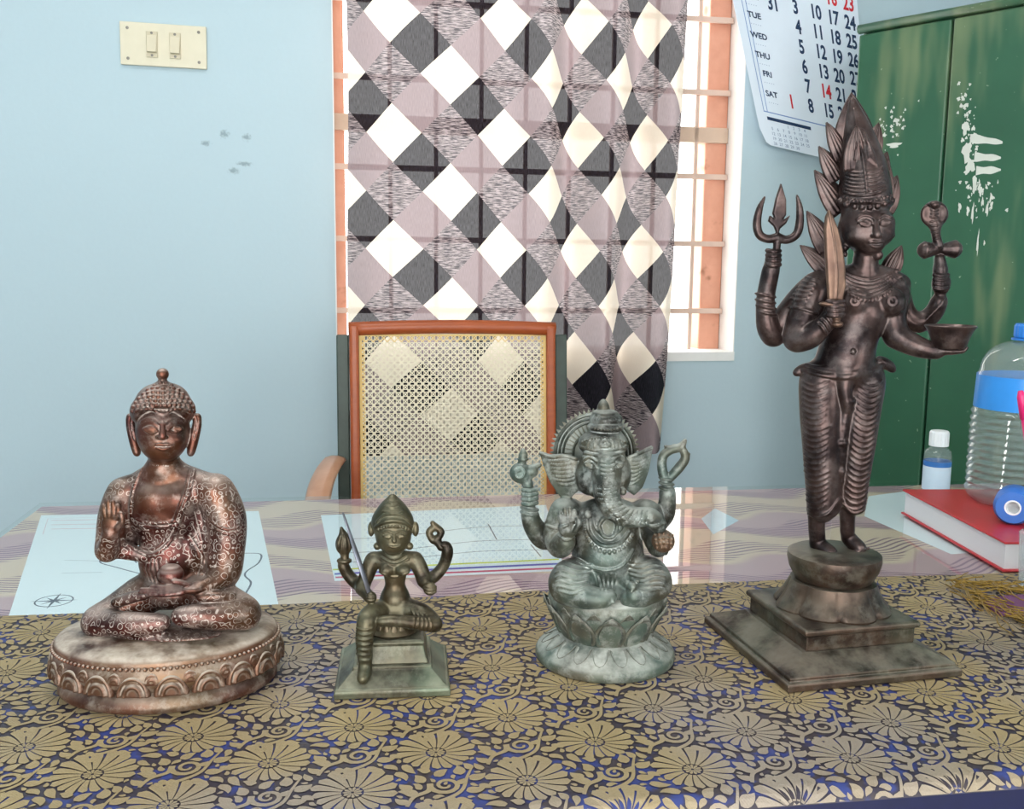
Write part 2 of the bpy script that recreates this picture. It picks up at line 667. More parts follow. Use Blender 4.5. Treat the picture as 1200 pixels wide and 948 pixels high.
cols = {1: ((930, 7), ['3', '4', '5', '6', '7', '8']), 2: ((954, 13), ['10', '11', '12', '13', '14', '15']),
        3: ((975, 20), ['17', '18', '19', '20', '21', '22']), 4: ((995.5, 26), ['24', '25', '26', '27', '28', '29'])}
steps = {1: (3.7, 23.2), 2: (3.1, 23.2), 3: (2.4, 22.6), 4: (2, 21.8)}
for c, ((x0, y0), vals) in cols.items():
    for r, v in enumerate(vals):
        caltext(v, x0 + steps[c][0] * r, y0 + steps[c][1] * r, 23, M_red if v == '14' else M_ink)
caltext('31', 904, 3, 23, M_ink)
caltext('1', 926, 118, 23, M_red)
for c, v in ((1, '2'), (2, '9'), (3, '16'), (4, '23')):
    (x0, y0) = cols[c][0]
    caltext(v, x0 - steps[c][0], y0 - steps[c][1], 23, M_red)
caltext('30', 900, -20, 23, M_red)
for v, px, py in (('MON', 877, -7), ('TUE', 882.5, 16), ('WED', 888, 40), ('THU', 892.5, 63), ('FRI', 898, 85), ('SAT', 903, 109)):
    caltext(v, px, py, 9.5, M_ink, .80, .03, 'printed_day')
    caltext('. . . . .', px + 2, py + 9, 6, M_faint, .8, .02, 'printed_day')
aL, bB = page_ab(894, 128)
rule(aL, bB, aL + .006, .99, M_border)
rule(aL + .03, bB, aL + .036, .99, M_border)
rule(aL, bB - .006, .985, bB, M_border)
rule(aL + .02, bB - .045, aL + .40, bB - .028, M_ink)
num = 1
for r in range(5):
    for c in range(7):
        if (r == 0 and c < 3) or num > 30:
            continue
        caltext(str(num), 903 + c * 6.4 + r * 1.3, 144 + c * 1.4 + r * 6.0, 5.2, M_faint, .8, .01)
        num += 1

# ------------------------------------------------------------------ green steel cupboard
def green_steel():
    t = NT('green_enamel_steel')
    n = t.noise(5, 4)
    c = t.mix(n, srgb(38, 80, 58), srgb(56, 104, 76))
    o = t.obj()
    mp = t.n('ShaderNodeMapping', i_Scale=(9, 1, 1.6))
    t.set(mp.inputs[0], o)
    glare = t.math('MULTIPLY', t.ramp(t.noise(1.0, 3, .6, mp.outputs[0]), .52, .70), .5)
    c = t.mix(glare, c, srgb(140, 150, 110))  # yellowish vertical bands: reflected glare painted into the enamel colour
    spk = t.ramp(t.noise(70, 2), .70, .76)
    c = t.mix(t.math('MULTIPLY', spk, .5), c, srgb(180, 195, 170))
    t.bump(t.noise(3, 2), .25, .02)
    return t.fin(c, .33)


M_green = green_steel()
M_chalk = plain('white_paint_marks', (.60, .63, .57), .8, var=.08)
a0, _z = wallpt(990, 300, .30)
Lc = np.array(WP(a0, 0, .30))
d0 = ray(1003, 30)
ztopc = CAM[2] + d0[2] * Lc[1] / d0[1]
Rc = atz(1200, -6, ztopc)
e = (Rc - Lc)[:2]
CUW = .92
e = e / np.linalg.norm(e)
nrm = np.array([e[1], -e[0]])              # towards the camera side
cupM = Matrix(((e[0], -nrm[0], 0, Lc[0]), (e[1], -nrm[1], 0, Lc[1]), (0, 0, 1, 0), (0, 0, 0, 1)))   # x along face, y into the body
cup = thing('steel_cupboard', 'green enamelled steel cupboard with white paint smears standing askew by the wall', 'cupboard', cupM)
CI = cupM.inverted()
box('body', (0, .018, .08), (CUW, .42, ztopc), M_green, cup, bevel=.012)
box('plinth', (.02, .03, 0), (CUW - .02, .40, .08), plain('black_plinth', (.03, .03, .03), .6), cup)


def facept(px, py):
    r = ray(px, py)
    nn = np.array([nrm[0], nrm[1], 0])
    t_ = np.dot(Lc * [1, 1, 0] - CAM, nn) / np.dot(r, nn)
    q = CI @ Vector((CAM + r * t_).tolist())
    return q.x, q.z


xd = facept(1097, 300)[0]
box('door', (.004, 0, .10), (xd - .0025, .018, ztopc - .022), M_green, cup, bevel=.004)
box('door', (xd + .0025, 0, .10), (CUW - .004, .018, ztopc - .022), M_green, cup, bevel=.004)
tube('top_roll', [(0, .006, ztopc - .008), (CUW, .006, ztopc - .008)], .011, M_green, cup)


def blot(bm, x, z, rx, rz, seed, y=-.0004):
    r_ = random.Random(seed)
    ph_ = r_.random() * 6
    vs = []
    for k in range(14):
        a = 2 * math.pi * k / 14
        rr = 1 + .25 * math.sin(3 * a + ph_) + .18 * math.sin(5 * a + ph_ * 2)
        vs.append(bm.verts.new((x + rx * rr * math.cos(a), y, z + rz * rr * math.sin(a))))
    bm.faces.new(vs)


for i, (xa, ya, xb, yb) in enumerate(((1137, 162, 1175, 167), (1142, 184, 1173, 185), (1144, 200, 1173, 199))):
    bm = bmesh.new()
    p, q = facept(xa, ya), facept(xb, yb)
    n_ = 10
    up_, dn_ = [], []
    for k in range(n_ + 1):
        f_ = k / n_
        hh = .0085 * (1 - .75 * f_ ** 3) * (1 + .18 * math.sin(9 * f_ + i))
        x_, z_ = p[0] + (q[0] - p[0]) * f_, p[1] + (q[1] - p[1]) * f_
        up_.append(bm.verts.new((x_, -.0006, z_ + hh)))
        dn_.append(bm.verts.new((x_, -.0006, z_ - hh)))
    for k in range(n_):
        bm.faces.new((dn_[k], dn_[k + 1], up_[k + 1], up_[k]))
    bm_obj('paint_stripe', bm, M_chalk, cup)
bm = bmesh.new()
for i in range(150):
    f_ = rng.random()
    if i < 60:
        px, py = 1128 + 16 * f_ + rng.gauss(0, 5), 105 + 95 * f_ + rng.gauss(0, 8)
    elif i < 105:
        px, py = 1148 + rng.gauss(0, 12), 212 + abs(rng.gauss(0, 30))
    else:
        px, py = 1046 + rng.gauss(0, 11), 148 + rng.gauss(0, 16)
    x_, z_ = facept(px, py)
    r_ = .0012 + .003 * rng.random() ** 2
    blot(bm, x_, z_, r_, r_ * (3.2 if 60 <= i < 105 and rng.random() < .5 else 1.2), i, -.0004 - .000002 * i)
for i, (px, py, rx, rz) in enumerate(((1133, 178, .009, .022), (1137, 195, .010, .014), (1131, 150, .006, .015), (1142, 215, .004, .02), (1140, 250, .0025, .02), (1146, 285, .002, .025), (1048, 170, .016, .006), (1157, 245, .003, .014))):
    x_, z_ = facept(px, py)
    blot(bm, x_, z_, rx, rz, 900 + i, -.0008 - .00002 * i)
o_ = bm_obj('paint_spatter', bm, M_chalk, cup)
o_['kind'] = 'stuff'

# ------------------------------------------------------------------ cane-back chair
def wood(name, a, b, rough=.4):
    t = NT(name)
    mp = t.n('ShaderNodeMapping', i_Scale=(3, 3, 14))
    t.set(mp.inputs[0], t.obj())
    return t.fin(t.mix(t.noise(4, 4, .6, mp.outputs[0], 1.0), a, b), rough)


M_wood = wood('red_brown_chair_wood', srgb(140, 62, 28), srgb(176, 88, 42), .35)
M_arm = wood('worn_arm_wood', srgb(172, 120, 92), srgb(205, 158, 128), .35)
M_post = plain('dark_green_post_paint', srgb(52, 66, 58), .45, var=.5, scale=30)
M_cane = plain('cane_strand', srgb(226, 216, 190), .55, var=.1)
M_bind = plain('cane_binding', srgb(222, 190, 120), .55, var=.12)
CHY = math.radians(9)
CHD = 2.02
cc = aty(529, 460, CHD)
chM = T3((cc[0], cc[1], 0)) @ Matrix.Rotation(CHY, 4, 'Z')
chair = thing('cane_armchair', 'wooden armchair with woven cane back standing behind the desk', 'chair', chM)
RAKE = math.radians(6)
backM = T3((0, 0, .46)) @ Matrix.Rotation(-RAKE, 4, 'X')       # local z up the back
chI = (chM @ backM).inverted()


def chpt(px, py):
    """pixel -> (x, z) on the raked plane of the back"""
    o_ = chI @ Vector(CAM.tolist())
    r_ = chI.to_3x3() @ Vector(ray(px, py).tolist())
    t_ = -o_.y / r_.y
    q = o_ + r_ * t_
    return q.x, q.z


xl, zt = chpt(409, 379)
xr, zt2 = chpt(650, 380)
zt = (zt + zt2) / 2
fw = .020


def bpart(name, lo, hi, mat, bev=.004):
    return box(name, lo, hi, mat, chair, bevel=bev, M=backM)


bpart('back_stile', (xl, -.014, .02), (xl + fw, .014, zt - .004), M_wood, .006)
bpart('back_stile', (xr - fw, -.014, .02), (xr, .014, zt - .004), M_wood, .006)
bm = bmesh.new()
top = [(xl - .001 + (xr - xl + .002) * i / 12, 0, zt - .011 + .005 * math.sin(math.pi * i / 12)) for i in range(13)]
tube_bm(bm, top, .0125, 10, 1.2)
bmesh.ops.transform(bm, matrix=backM, verts=bm.verts)
bm_obj('top_rail', bm, M_wood, chair, True)
bpart('bottom_rail', (xl + fw, -.012, .02), (xr - fw, .012, .055), M_wood)
# woven cane: paired uprights and cross strands with two diagonals, open holes between
ax0, ax1, az0, az1 = xl + fw, xr - fw, .055, zt - .022
ST = (ax1 - ax0) / 27
bm = bmesh.new()


def strand(bm, p, q, wd, y, th=.0006):
    p, q = np.array(p), np.array(q)
    t_ = (q - p) / np.linalg.norm(q - p)
    n_ = np.array([-t_[1], t_[0]]) * wd / 2
    vs = [bm.verts.new(backM @ Vector((c[0], y, c[1]))) for c in (p + n_, p - n_, q - n_, q + n_)]
    bm.faces.new(vs)


nx_ = 27
nz_ = int((az1 - az0) / ST)
STz = (az1 - az0) / nz_
for i in range(nx_ + 1):
    for o2 in (-.19, .19):
        x_ = min(max(ax0 + (i + o2) * ST, ax0), ax1)
        strand(bm, (x_, az0), (x_, az1), .0015, .0004)
for j in range(nz_ + 1):
    for o2 in (-.19, .19):
        z_ = min(max(az0 + (j + o2) * STz, az0), az1)
        strand(bm, (ax0, z_), (ax1, z_), .0015, -.0004)
for i in range(-nz_, nx_ + 1):
    for s_ in (1, -1):
        xa, za, xb, zb = (i, 0, i + nz_, nz_) if s_ == 1 else (i, nz_, i + nz_, 0)
        if xa < 0:
            za += s_ * (-xa)
            xa = 0
        if xb > nx_:
            zb -= s_ * (xb - nx_)
            xb = nx_
        if xb > xa:
            strand(bm, (ax0 + xa * ST, az0 + za * STz), (ax0 + xb * ST, az0 + zb * STz), .0022, -.0012 * s_)
o_ = bm_obj('cane_webbing', bm, M_cane, chair)
o_['kind'] = 'stuff'
bm = bmesh.new()
for (x_, s_) in ((ax0, 1), (ax1, -1)):
    strand(bm, (x_ + s_ * .003, az0), (x_ + s_ * .003, az1), .006, -.002)
    for j in range(nz_ * 2):
        za = az0 + j * STz / 2
        for q in (0, 1):
            strand(bm, (x_ + s_ * (.001 + .011 * q), za), (x_ + s_ * (.012 - .011 * q), za + STz * .5), .002, -.0026)
strand(bm, (ax0, az1 - .002), (ax1, az1 - .002), .004, -.002)
for i in range(nx_):
    for q in (0, 1):
        strand(bm, (ax0 + i * ST, az1 - .016 * q), (ax0 + (i + 1) * ST, az1 - .016 * (1 - q)), .002, -.0026)
o_ = bm_obj('cane_binding', bm, M_bind, chair)
o_['kind'] = 'stuff'
# outer dark posts, arms, seat, legs
zp = chpt(400, 392)[1]
pl = chpt(395, 480)[0]
pr = chpt(665, 420)[0]
for x0_, x1_ in ((pl, xl - .001), (xr + .001, pr)):
    bpart('back_post', (x0_, .004, -.10), (x1_, .036, zp), M_post, .003)
SZ = .44
box('seat_frame', (pl, -.46, SZ - .05), (pr, .02, SZ), M_wood, chair, bevel=.008)
box('seat_panel', (pl + .05, -.42, SZ), (pr - .05, -.02, SZ + .008), M_cane, chair, bevel=.004)
for lx in (pl + .018, pr - .018):
    tube('leg', [(lx, -.44, SZ - .03), (lx, -.43, 0)], [.02, .015], M_wood, chair)
    tube('leg', [(lx, .0, SZ - .03), (lx, .05, 0)], [.02, .016], M_wood, chair)
for s_, x0_ in ((-1, pl), (1, pr)):
    ya, za = backM.to_3x3() @ Vector((0, 0, 1)), 0
    pa = [(x0_ + s_ * .006, .03, .742), (x0_ + s_ * .018, -.06, .741), (x0_ + s_ * .030, -.16, .725), (x0_ + s_ * .036, -.25, .690)]
    pa = [tuple(p) for p in catmull(pa, 5)]
    tube('armrest', pa, .024, M_arm, chair, 10, .42)
    tube('arm_support', [(x0_ + s_ * .036, -.245, .685), (x0_ + s_ * .0, -.30, SZ - .02)], [.016, .018], M_wood, chair)

# ------------------------------------------------------------------ desk
UL_T, UR_T, VB = -.64, 1.12, 1.016
ZB = .7430
M_desk = wood('desk_wood', srgb(110, 70, 45), srgb(140, 92, 60), .4)
desk = thing('office_desk', 'wide office desk carrying the statues under a brocade runner', 'desk', TABM)
box('desk_top', (UL_T, 0, ZB - .03), (UR_T, VB, ZB), M_desk, desk, bevel=.004)
for x_ in (UL_T + .03, UR_T - .09):
    for y_ in (.03, VB - .09):
        box('leg', (x_, y_, 0), (x_ + .06, y_ + .06, ZB - .03), M_desk, desk, bevel=.004)
box('apron', (UL_T + .09, .04, ZB - .15), (UR_T - .09, .06, ZB - .03), M_desk, desk)
box('apron', (UL_T + .09, VB - .06, ZB - .15), (UR_T - .09, VB - .04, ZB - .03), M_desk, desk)
for x_ in (UL_T + .04, UR_T - .06):
    box('side_panel', (x_, .09, ZB - .15), (x_ + .02, VB - .09, ZB - .03), M_desk, desk)


def print_cloth():
    t = NT('wave_printed_table_cover')
    s = t.sep(t.obj())
    u, v = s[0], s[1]
    w1 = t.math('SINE', t.math('ADD', t.math('MULTIPLY', u, 27.0), t.math('MULTIPLY', v, 16.0)))
    w2 = t.math('SINE', t.math('ADD', t.math('MULTIPLY', u, 11.0), 1.3))
    sh = t.math('ADD', t.math('MULTIPLY', w1, .016), t.math('MULTIPLY', w2, .014))
    ph = t.math('ADD', v, sh)
    w3 = t.math('SINE', t.math('ADD', t.math('MULTIPLY', u, 27.0), t.math('MULTIPLY_ADD', v, 16.0, .9)))
    ph2 = t.math('ADD', t.math('ADD', v, t.math('MULTIPLY', w3, .026)), t.math('MULTIPLY', w2, .014))
    l1 = t.math('FRACT', t.math('MULTIPLY', ph, 105.0))
    line = t.math('SUBTRACT', 1.0, t.ramp(t.math('ABSOLUTE', t.math('SUBTRACT', l1, .5)), .13, .24))
    band = t.ramp(t.math('SINE', t.math('MULTIPLY', ph2, 52.0)), -.15, .25)
    band2 = t.ramp(t.math('SINE', t.math('MULTIPLY', ph2, 26.0)), .1, .5)
    base = t.mix(t.noise(3, 2), srgb(202, 180, 160), srgb(216, 196, 176))
    base = t.mix(t.math('MULTIPLY', band2, .6), base, srgb(172, 132, 160))
    c = t.mix(t.math('MULTIPLY', t.math('MULTIPLY', line, band), .9), base, srgb(112, 72, 108))
    return t.fin(c, .55)


cover = box('table_cover', (UL_T + .004, .004, ZB + .0002), (UR_T - .004, VB - .004, ZB + .0012), print_cloth())
cover.matrix_world = TABM
tag(cover, 'beige table cover printed with purple wavy lines spread under the glass', 'tablecloth')

M_sheet = plain('map_paper', srgb(226, 238, 244), .6, var=.03)
M_line = plain('map_ink', srgb(84, 92, 108), .6, var=.1)
M_pink = plain('map_pink_ink', srgb(216, 170, 176), .6)
M_yel = plain('map_yellow_ink', srgb(196, 212, 70), .6)
M_blueband = plain('map_blue_ink', srgb(78, 96, 186), .6)
M_redband = plain('map_red_ink', srgb(196, 70, 110), .6)
ZP = ZB + .0014


def flat_poly(bm, pts, z):
    bm.faces.new([bm.verts.new((p[0], p[1], z)) for p in pts])


def sheet(name, label, px, mat=M_sheet, z=ZP):
    pts = [tabpx(*p) for p in px]
    bm = bmesh.new()
    flat_poly(bm, pts, 0)
    r = bmesh.ops.extrude_face_region(bm, geom=list(bm.faces))
    for v_ in [g for g in r['geom'] if isinstance(g, bmesh.types.BMVert)]:
        v_.co.z += .0002
    o_ = bm_obj(name, bm, mat)
    o_.matrix_world = TABM @ T3((0, 0, z))
    return tag(o_, label, 'paper')


def ink(parent, name, px, wd, mat, z=.0003, closed=False, smooth=True):
    pts = [tabpx(*p) for p in px]
    if smooth and len(pts) > 2:
        pts = [tuple(p) for p in catmull(pts, 5)]
    bm = bmesh.new()
    ribbon(bm, pts, wd, z)
    return bm_obj(name, bm, mat, parent)


def ribbon(bm, pts, wd, z):
    P = np.array(pts)
    n = len(P)
    wds = wd if hasattr(wd, '__len__') else [wd] * n
    prev = None
    for i in range(n):
        t_ = P[min(i + 1, n - 1)] - P[max(i - 1, 0)]
        t_ = t_ / (np.linalg.norm(t_) + 1e-9)
        nn = np.array([-t_[1], t_[0]]) * wds[i] / 2
        a, b = bm.verts.new((*(P[i] + nn), z)), bm.verts.new((*(P[i] - nn), z))
        if prev:
            bm.faces.new((prev[0], prev[1], b, a))
        prev = (a, b)


pa = sheet('map_sheet', 'white outline map with a compass mark under the glass beside the robed seated statue', [(8, 722), (48, 600), (303, 595), (328, 712)])
ink(pa, 'map_outline', [(285, 644), (305, 645), (303, 655), (290, 664), (287, 670), (294, 678), (288, 690)], .0026, M_line)
ink(pa, 'map_outline', [(165, 668), (135, 660), (118, 655), (122, 650), (150, 648), (160, 655)], .0024, M_line)
ink(pa, 'map_rule', [(75, 652), (125, 653)], .0008, M_line)
ink(pa, 'map_rule', [(72, 667), (120, 666)], .0008, M_line)
for y_ in (606, 611, 616):
    ink(pa, 'map_heading', [(60, y_), (120, y_ - 1)], .0022, M_pink)
ink(pa, 'map_edge_line', [(50, 622), (56, 604), (122, 602)], .0008, M_pink, smooth=False)
c0 = tabpx(63, 699)
bm = bmesh.new()
circ = [(c0[0] + .021 * math.cos(a), c0[1] + .021 * math.sin(a)) for a in np.linspace(0, 2 * math.pi, 33)]
ribbon(bm, circ, .0018, .0003)
for k in range(8):
    a = k * math.pi / 4
    r_ = .027 if k % 2 == 0 else .016
    ribbon(bm, [c0, (c0[0] + r_ * math.cos(a), c0[1] + r_ * math.sin(a))], [.0045, .0004], .00032 + .00001 * k)
bm_obj('compass_mark', bm, M_line, pa)
ink(pa, 'map_margin', [(8, 721), (328, 711)], .004, M_yel, smooth=False)

pb = sheet('chart_sheet', 'pale blue chart with coloured lower bands under the glass behind the small seated statue', [(392, 676), (376, 600), (640, 588), (662, 664)], plain('chart_paper', srgb(222, 236, 244), .6, var=.04))
for i, (ya, yb) in enumerate(((618, 612), (634, 628), (645, 640))):
    ink(pb, 'chart_line', [(400, ya + 10), (470, ya + 6), (560, yb + 2), (640, yb)], .0020, M_line)
ink(pb, 'chart_line', [(572, 610), (582, 628)], .002, M_line)
ink(pb, 'chart_line', [(622, 634), (634, 648)], .002, M_line)
ink(pb, 'chart_band', [(390, 663), (655, 651)], .006, M_yel, smooth=False)
ink(pb, 'chart_band', [(392, 668), (658, 656)], .008, M_blueband, smooth=False)
ink(pb, 'chart_band', [(393, 672), (660, 661)], .007, M_redband, smooth=False)
ps = sheet('blue_slip', 'small light blue paper slip under the glass beside the standing statue', [(838, 592), (866, 606), (836, 622), (822, 604)], plain('slip_paper', srgb(188, 212, 226), .6))
pc = sheet('blank_sheet', 'blank white paper lying under the glass and the red book', [(1013, 601), (1018, 578), (1110, 566), (1190, 640), (1115, 645)])

# glass sheet
M_glass = clear('desk_glass', (.97, .985, .98), 1.5, .012)
gl = box('glass_sheet', (UL_T, .002, ZB + .0022), (UR_T, VB, ZB + .0070), M_glass, bevel=.0015)
gl.matrix_world = TABM
tag(gl, 'clear glass sheet covering the whole desk top', 'glass')
ZG = ZB + .0070        # 0.750

# ------------------------------------------------------------------ brocade runner
RV = .470
RL, RR_ = -.72, 1.0
HANG = .24
RAD = .014
ZC = ZG + .0016


def runner_pt(u, v, off=0.0):
    wr = .0007 * math.sin(u * 19 + v * 7) * math.sin(v * 23 + u * 3)
    back = .010 * math.sin(u * 4.0)
    vv = v + back * max(0, v) / RV
    if v >= 0:
        return (u, vv, ZC + abs(wr) + off)
    Lq = RAD * math.pi / 2
    if v > -Lq:
        ph = -v / RAD
        return (u, -(RAD + off) * math.sin(ph), ZC - RAD + (RAD + off) * math.cos(ph))
    y = -RAD - off - .004 * math.sin(u * 14) * min(1, (-v - Lq) * 8)
    return (u, y, ZC - RAD - (-v - Lq))


def brocade_ground():
    t = NT('brocade_blue_silk')
    c = t.mix(t.ramp(t.noise(38, 2), .46, .60), srgb(50, 44, 56), srgb(48, 60, 120))
    c = t.mix(t.ramp(t.noise(60, 2), .50, .62), c, srgb(62, 54, 58))
    return t.fin(c, .5)


def navy():
    t = NT('navy_border_silk')
    return t.fin(t.mix(t.noise(60, 3), srgb(8, 12, 46), srgb(14, 20, 66)), .55)


def zari():
    t = NT('gold_zari_thread')
    s = t.sep(t.obj())
    warp = t.math('SINE', t.math('MULTIPLY', t.math('ADD', s[0], s[1]), 2600.0))
    n = t.noise(7, 3)
    c = t.mix(n, srgb(152, 136, 108), srgb(186, 164, 114))
    c = t.mix(t.ramp(t.noise(3.1, 2), .45, .62), c, srgb(162, 150, 136))
    c = t.mix(t.math('MULTIPLY', t.noise(900, 1), .35), c, srgb(90, 76, 52))
    t.bump(warp, .12, .0004)
    return t.fin(c, .58, .18)


M_bro, M_navy, M_zari = brocade_ground(), navy(), zari()
run = thing('brocade_runner', 'blue and gold flowered brocade runner spread along the front of the desk', 'table runner', TABM)


def strip_mesh(name, vlist, mat, ulist):
    verts, faces = [], []
    for v in vlist:
        for u in ulist:
            verts.append(runner_pt(u, v))
    n = len(ulist)
    for j in range(len(vlist) - 1):
        for i in range(n - 1):
            a = j * n + i
            faces.append((a, a + 1, a + n + 1, a + n))
    return mesh_obj(name, verts, faces, mat, run, True)


ul_ = np.linspace(RL, RR_, 160)
VBORD = -.017
vl = np.concatenate([np.linspace(VBORD, .02, 16), np.linspace(.04, RV, 28)])
strip_mesh('brocade_field', vl, M_bro, ul_)
strip_mesh('navy_border', np.linspace(-HANG, VBORD, 20), M_navy, ul_)

TA, TB = .134, .108
mv, mf = [], []


def petal2(cx_, cy_, ang, r0, r1, wd, bend=0.0, n=6, off=.0007):
    L, R_ = [], []
    for k in range(n + 1):
        f_ = k / n
        r_ = r0 + (r1 - r0) * f_
        h = r_ * wd * (1 if f_ < .80 else math.sqrt(max(0, 1 - ((f_ - .80) / .20) ** 2)) * .98 + .02)
        a = ang + bend * f_ * f_
        x_, y_ = cx_ + r_ * math.cos(a), cy_ + r_ * math.sin(a)
        nx_2, ny_2 = -math.sin(a), math.cos(a)
        L.append((x_ + nx_2 * h, y_ + ny_2 * h))
        R_.append((x_ - nx_2 * h, y_ - ny_2 * h))
    emit(L + R_[::-1], off)


def leafc(x, y, ang, ln, wd, bend):
    """comma-shaped leaf starting at a point"""
    n = 7
    L, R_ = [], []
    a = ang
    px_, py_ = x, y
    for k in range(n + 1):
        f_ = k / n
        h = wd * math.sin(math.pi * min(1, (.10 + .9 * f_)) ** .8) * .5 + .0002
        L.append((px_ - math.sin(a) * h, py_ + math.cos(a) * h))
        R_.append((px_ + math.sin(a) * h, py_ - math.cos(a) * h))
        px_ += math.cos(a) * ln / n
        py_ += math.sin(a) * ln / n
        a += bend / n
    emit(L + R_[::-1])


def flower(cx_, cy_, r, rot):
    n = 17
    for k in range(n):
        a = rot + 2 * math.pi * k / n
        rr = r * (.86 + .14 * math.cos(a - rot - .6)) * (1 + .04 * math.sin(k * 2.3))
        petal2(cx_, cy_, a, .0085, rr, .155, .10, 9)
    for k in range(11):
        petal2(cx_, cy_, rot + 2 * math.pi * (k + .5) / 11, .0012, .0078, .23, 0, 4, .0009)


def scroll(cx_, cy_, s, flip, rot):
    """curling stem with leaves, fills the ground between the flowers"""
    T = lambda x, y: (cx_ + s * (x * flip * math.cos(rot) - y * math.sin(rot)), cy_ + s * (x * flip * math.sin(rot) + y * math.cos(rot)))
    sp_ = []
    for k in range(22):
        a = k / 21 * 1.55 * 2 * math.pi
        r_ = .0115 * (1 - k / 26)
        sp_.append(T(.004 + r_ * math.cos(a + 2.6), r_ * math.sin(a + 2.6) + .001))
    emit_ribbon(sp_, np.linspace(.0050, .0022, 22))
    stem = catmull([(-.030, -.016), (-.022, -.006), (-.010, -.002), (-.0062, .006)], 6)
    emit_ribbon([T(*p) for p in stem], np.linspace(.0030, .0052, len(stem)))
    stem = catmull([(.030, .018), (.022, .006), (.012, -.010), (-.004, -.017), (-.020, -.016)], 6)
    emit_ribbon([T(*p) for p in stem], np.linspace(.0018, .0048, len(stem)))
    for (x, y, a, ln, wd, bd) in ((-.020, -.005, 1.9, .015, .0085, 1.2), (-.027, -.012, 2.7, .012, .007, -1.0), (-.012, .010, 1.2, .012, .0085, 1.0), (.002, .014, 1.0, .013, .008, -.9),
                                  (.017, .012, .9, .013, .009, .9), (.023, .004, -.2, .014, .009, .9), (.016, -.010, -.6, .014, .0085, 1.1), (.005, -.019, -.9, .012, .008, .9),
                                  (-.009, -.021, -2.0, .011, .0075, -.9), (.013, .000, .3, .008, .006, .8), (-.020, .004, 2.5, .012, .008, -.8), (-.016, -.012, -.9, .008, .005, .4),
                                  (.028, .016, 1.4, .010, .0065, .9), (.026, -.008, -.4, .010, .0065, -.9), (-.002, .022, 2.0, .010, .007, .8), (.010, -.026, -1.2, .009, .006, -.7)):
        X_, Y_ = T(x, y)
        leafc(X_, Y_, rot + (a if flip > 0 else math.pi - a), ln * s, wd * s, bd * flip)


# one repeat of the pattern: two flowers, two scrolls, then small leaves fill the ground left between them
_mv, _mf = [], []
TILE = []


def emit(pts, off=.0007):
    TILE.append((np.array(pts), off))


def emit_ribbon(pts, wd, off=.0006):
    P = np.array(pts)
    L, R_ = [], []
    n = len(P)
    for i in range(n):
        t_ = P[min(i + 1, n - 1)] - P[max(i - 1, 0)]
        t_ = t_ / (np.linalg.norm(t_) + 1e-9)
        nn = np.array([-t_[1], t_[0]]) * wd[i] / 2
        L.append(P[i] + nn)
        R_.append(P[i] - nn)
    for i in range(n - 1):
        TILE.append((np.array([L[i], R_[i], R_[i + 1], L[i + 1]]), off))


for (fx, fy, rt) in ((0, 0, .5), (.5, .5, .9)):
    flower(fx * TA, fy * TB, .0385, rt)
    scroll(fx * TA + TA * .5, fy * TB, 1.08, 1, .25)
GR = .0006
gw, gh = int(round(TA / GR)), int(round(TB / GR))
occ = np.zeros((gw, gh), bool)


def raster(poly):
    lo, hi = poly.min(0), poly.max(0)
    xs_ = np.arange(math.floor(lo[0] / GR), math.ceil(hi[0] / GR) + 1)
    ys_ = np.arange(math.floor(lo[1] / GR), math.ceil(hi[1] / GR) + 1)
    X, Y = np.meshgrid(xs_ * GR, ys_ * GR, indexing='ij')
    ins = np.zeros(X.shape, bool)
    n = len(poly)
    for i in range(n):
        (xa, ya), (xb, yb) = poly[i], poly[(i + 1) % n]
        if ya == yb:
            continue
        ins ^= ((ya > Y) != (yb > Y)) & (X < (xb - xa) * (Y - ya) / (yb - ya) + xa)
    I, J = np.nonzero(ins)
    return (xs_[I] % gw).astype(int), (ys_[J] % gh).astype(int)


for poly, _ in TILE:
    I, J = raster(poly)
    occ[I, J] = True


def grown():
    g = occ.copy()
    for a in (-1, 0, 1):
        for b in (-1, 0, 1):
            g |= np.roll(np.roll(occ, a, 0), b, 1)
    return g


big = grown()
fr_ = random.Random(3)
for it in range(5200):
    x_, y_ = fr_.random() * TA, fr_.random() * TB
    if big[int(x_ / GR) % gw, int(y_ / GR) % gh]:
        continue
    f_ = it / 5200
    ln = .017 * (1 - f_) + .0045 * f_
    n0 = len(TILE)
    leafc(x_, y_, fr_.random() * 6.28, ln, ln * (.46 + .1 * f_), fr_.choice((-1, 1)) * (.6 + fr_.random()))
    I, J = raster(TILE[-1][0])
    if len(I) == 0 or big[I, J].any():
        del TILE[n0:]
        continue
    occ[I, J] = True
    big = grown()

u_off, v_off = tab(atz(227, 863, .752))
for i in range(-8, 12):
    for j in range(-7, 8):
        dx_, dy_ = u_off + i * TA, v_off + j * TB
        if not (RL - .2 < dx_ < RR_ + .2 and -.25 < dy_ < RV + .2):
            continue
        for poly, off in TILE:
            pts = poly + (dx_, dy_)
            if pts[:, 1].max() < VBORD + .002 or pts[:, 1].min() > RV - .002 or pts[:, 0].max() > RR_ or pts[:, 0].min() < RL:
                continue
            pts[:, 1] = np.clip(pts[:, 1], VBORD + .0008, RV - .001)
            b0 = len(mv)
            n = len(pts)
            if n == 4:
                mv.extend(runner_pt(p[0], p[1], off) for p in pts)
                mf.append((b0, b0 + 1, b0 + 2, b0 + 3))
            else:
                c_ = pts.mean(0)
                mv.append(runner_pt(c_[0], c_[1], off))
                mv.extend(runner_pt(p[0], p[1], off) for p in pts)
                mf.extend((b0, b0 + 1 + q, b0 + 1 + (q + 1) % n) for q in range(n))
o_ = mesh_obj('gold_motifs', mv, mf, M_zari, run, False)
o_['kind'] = 'stuff'

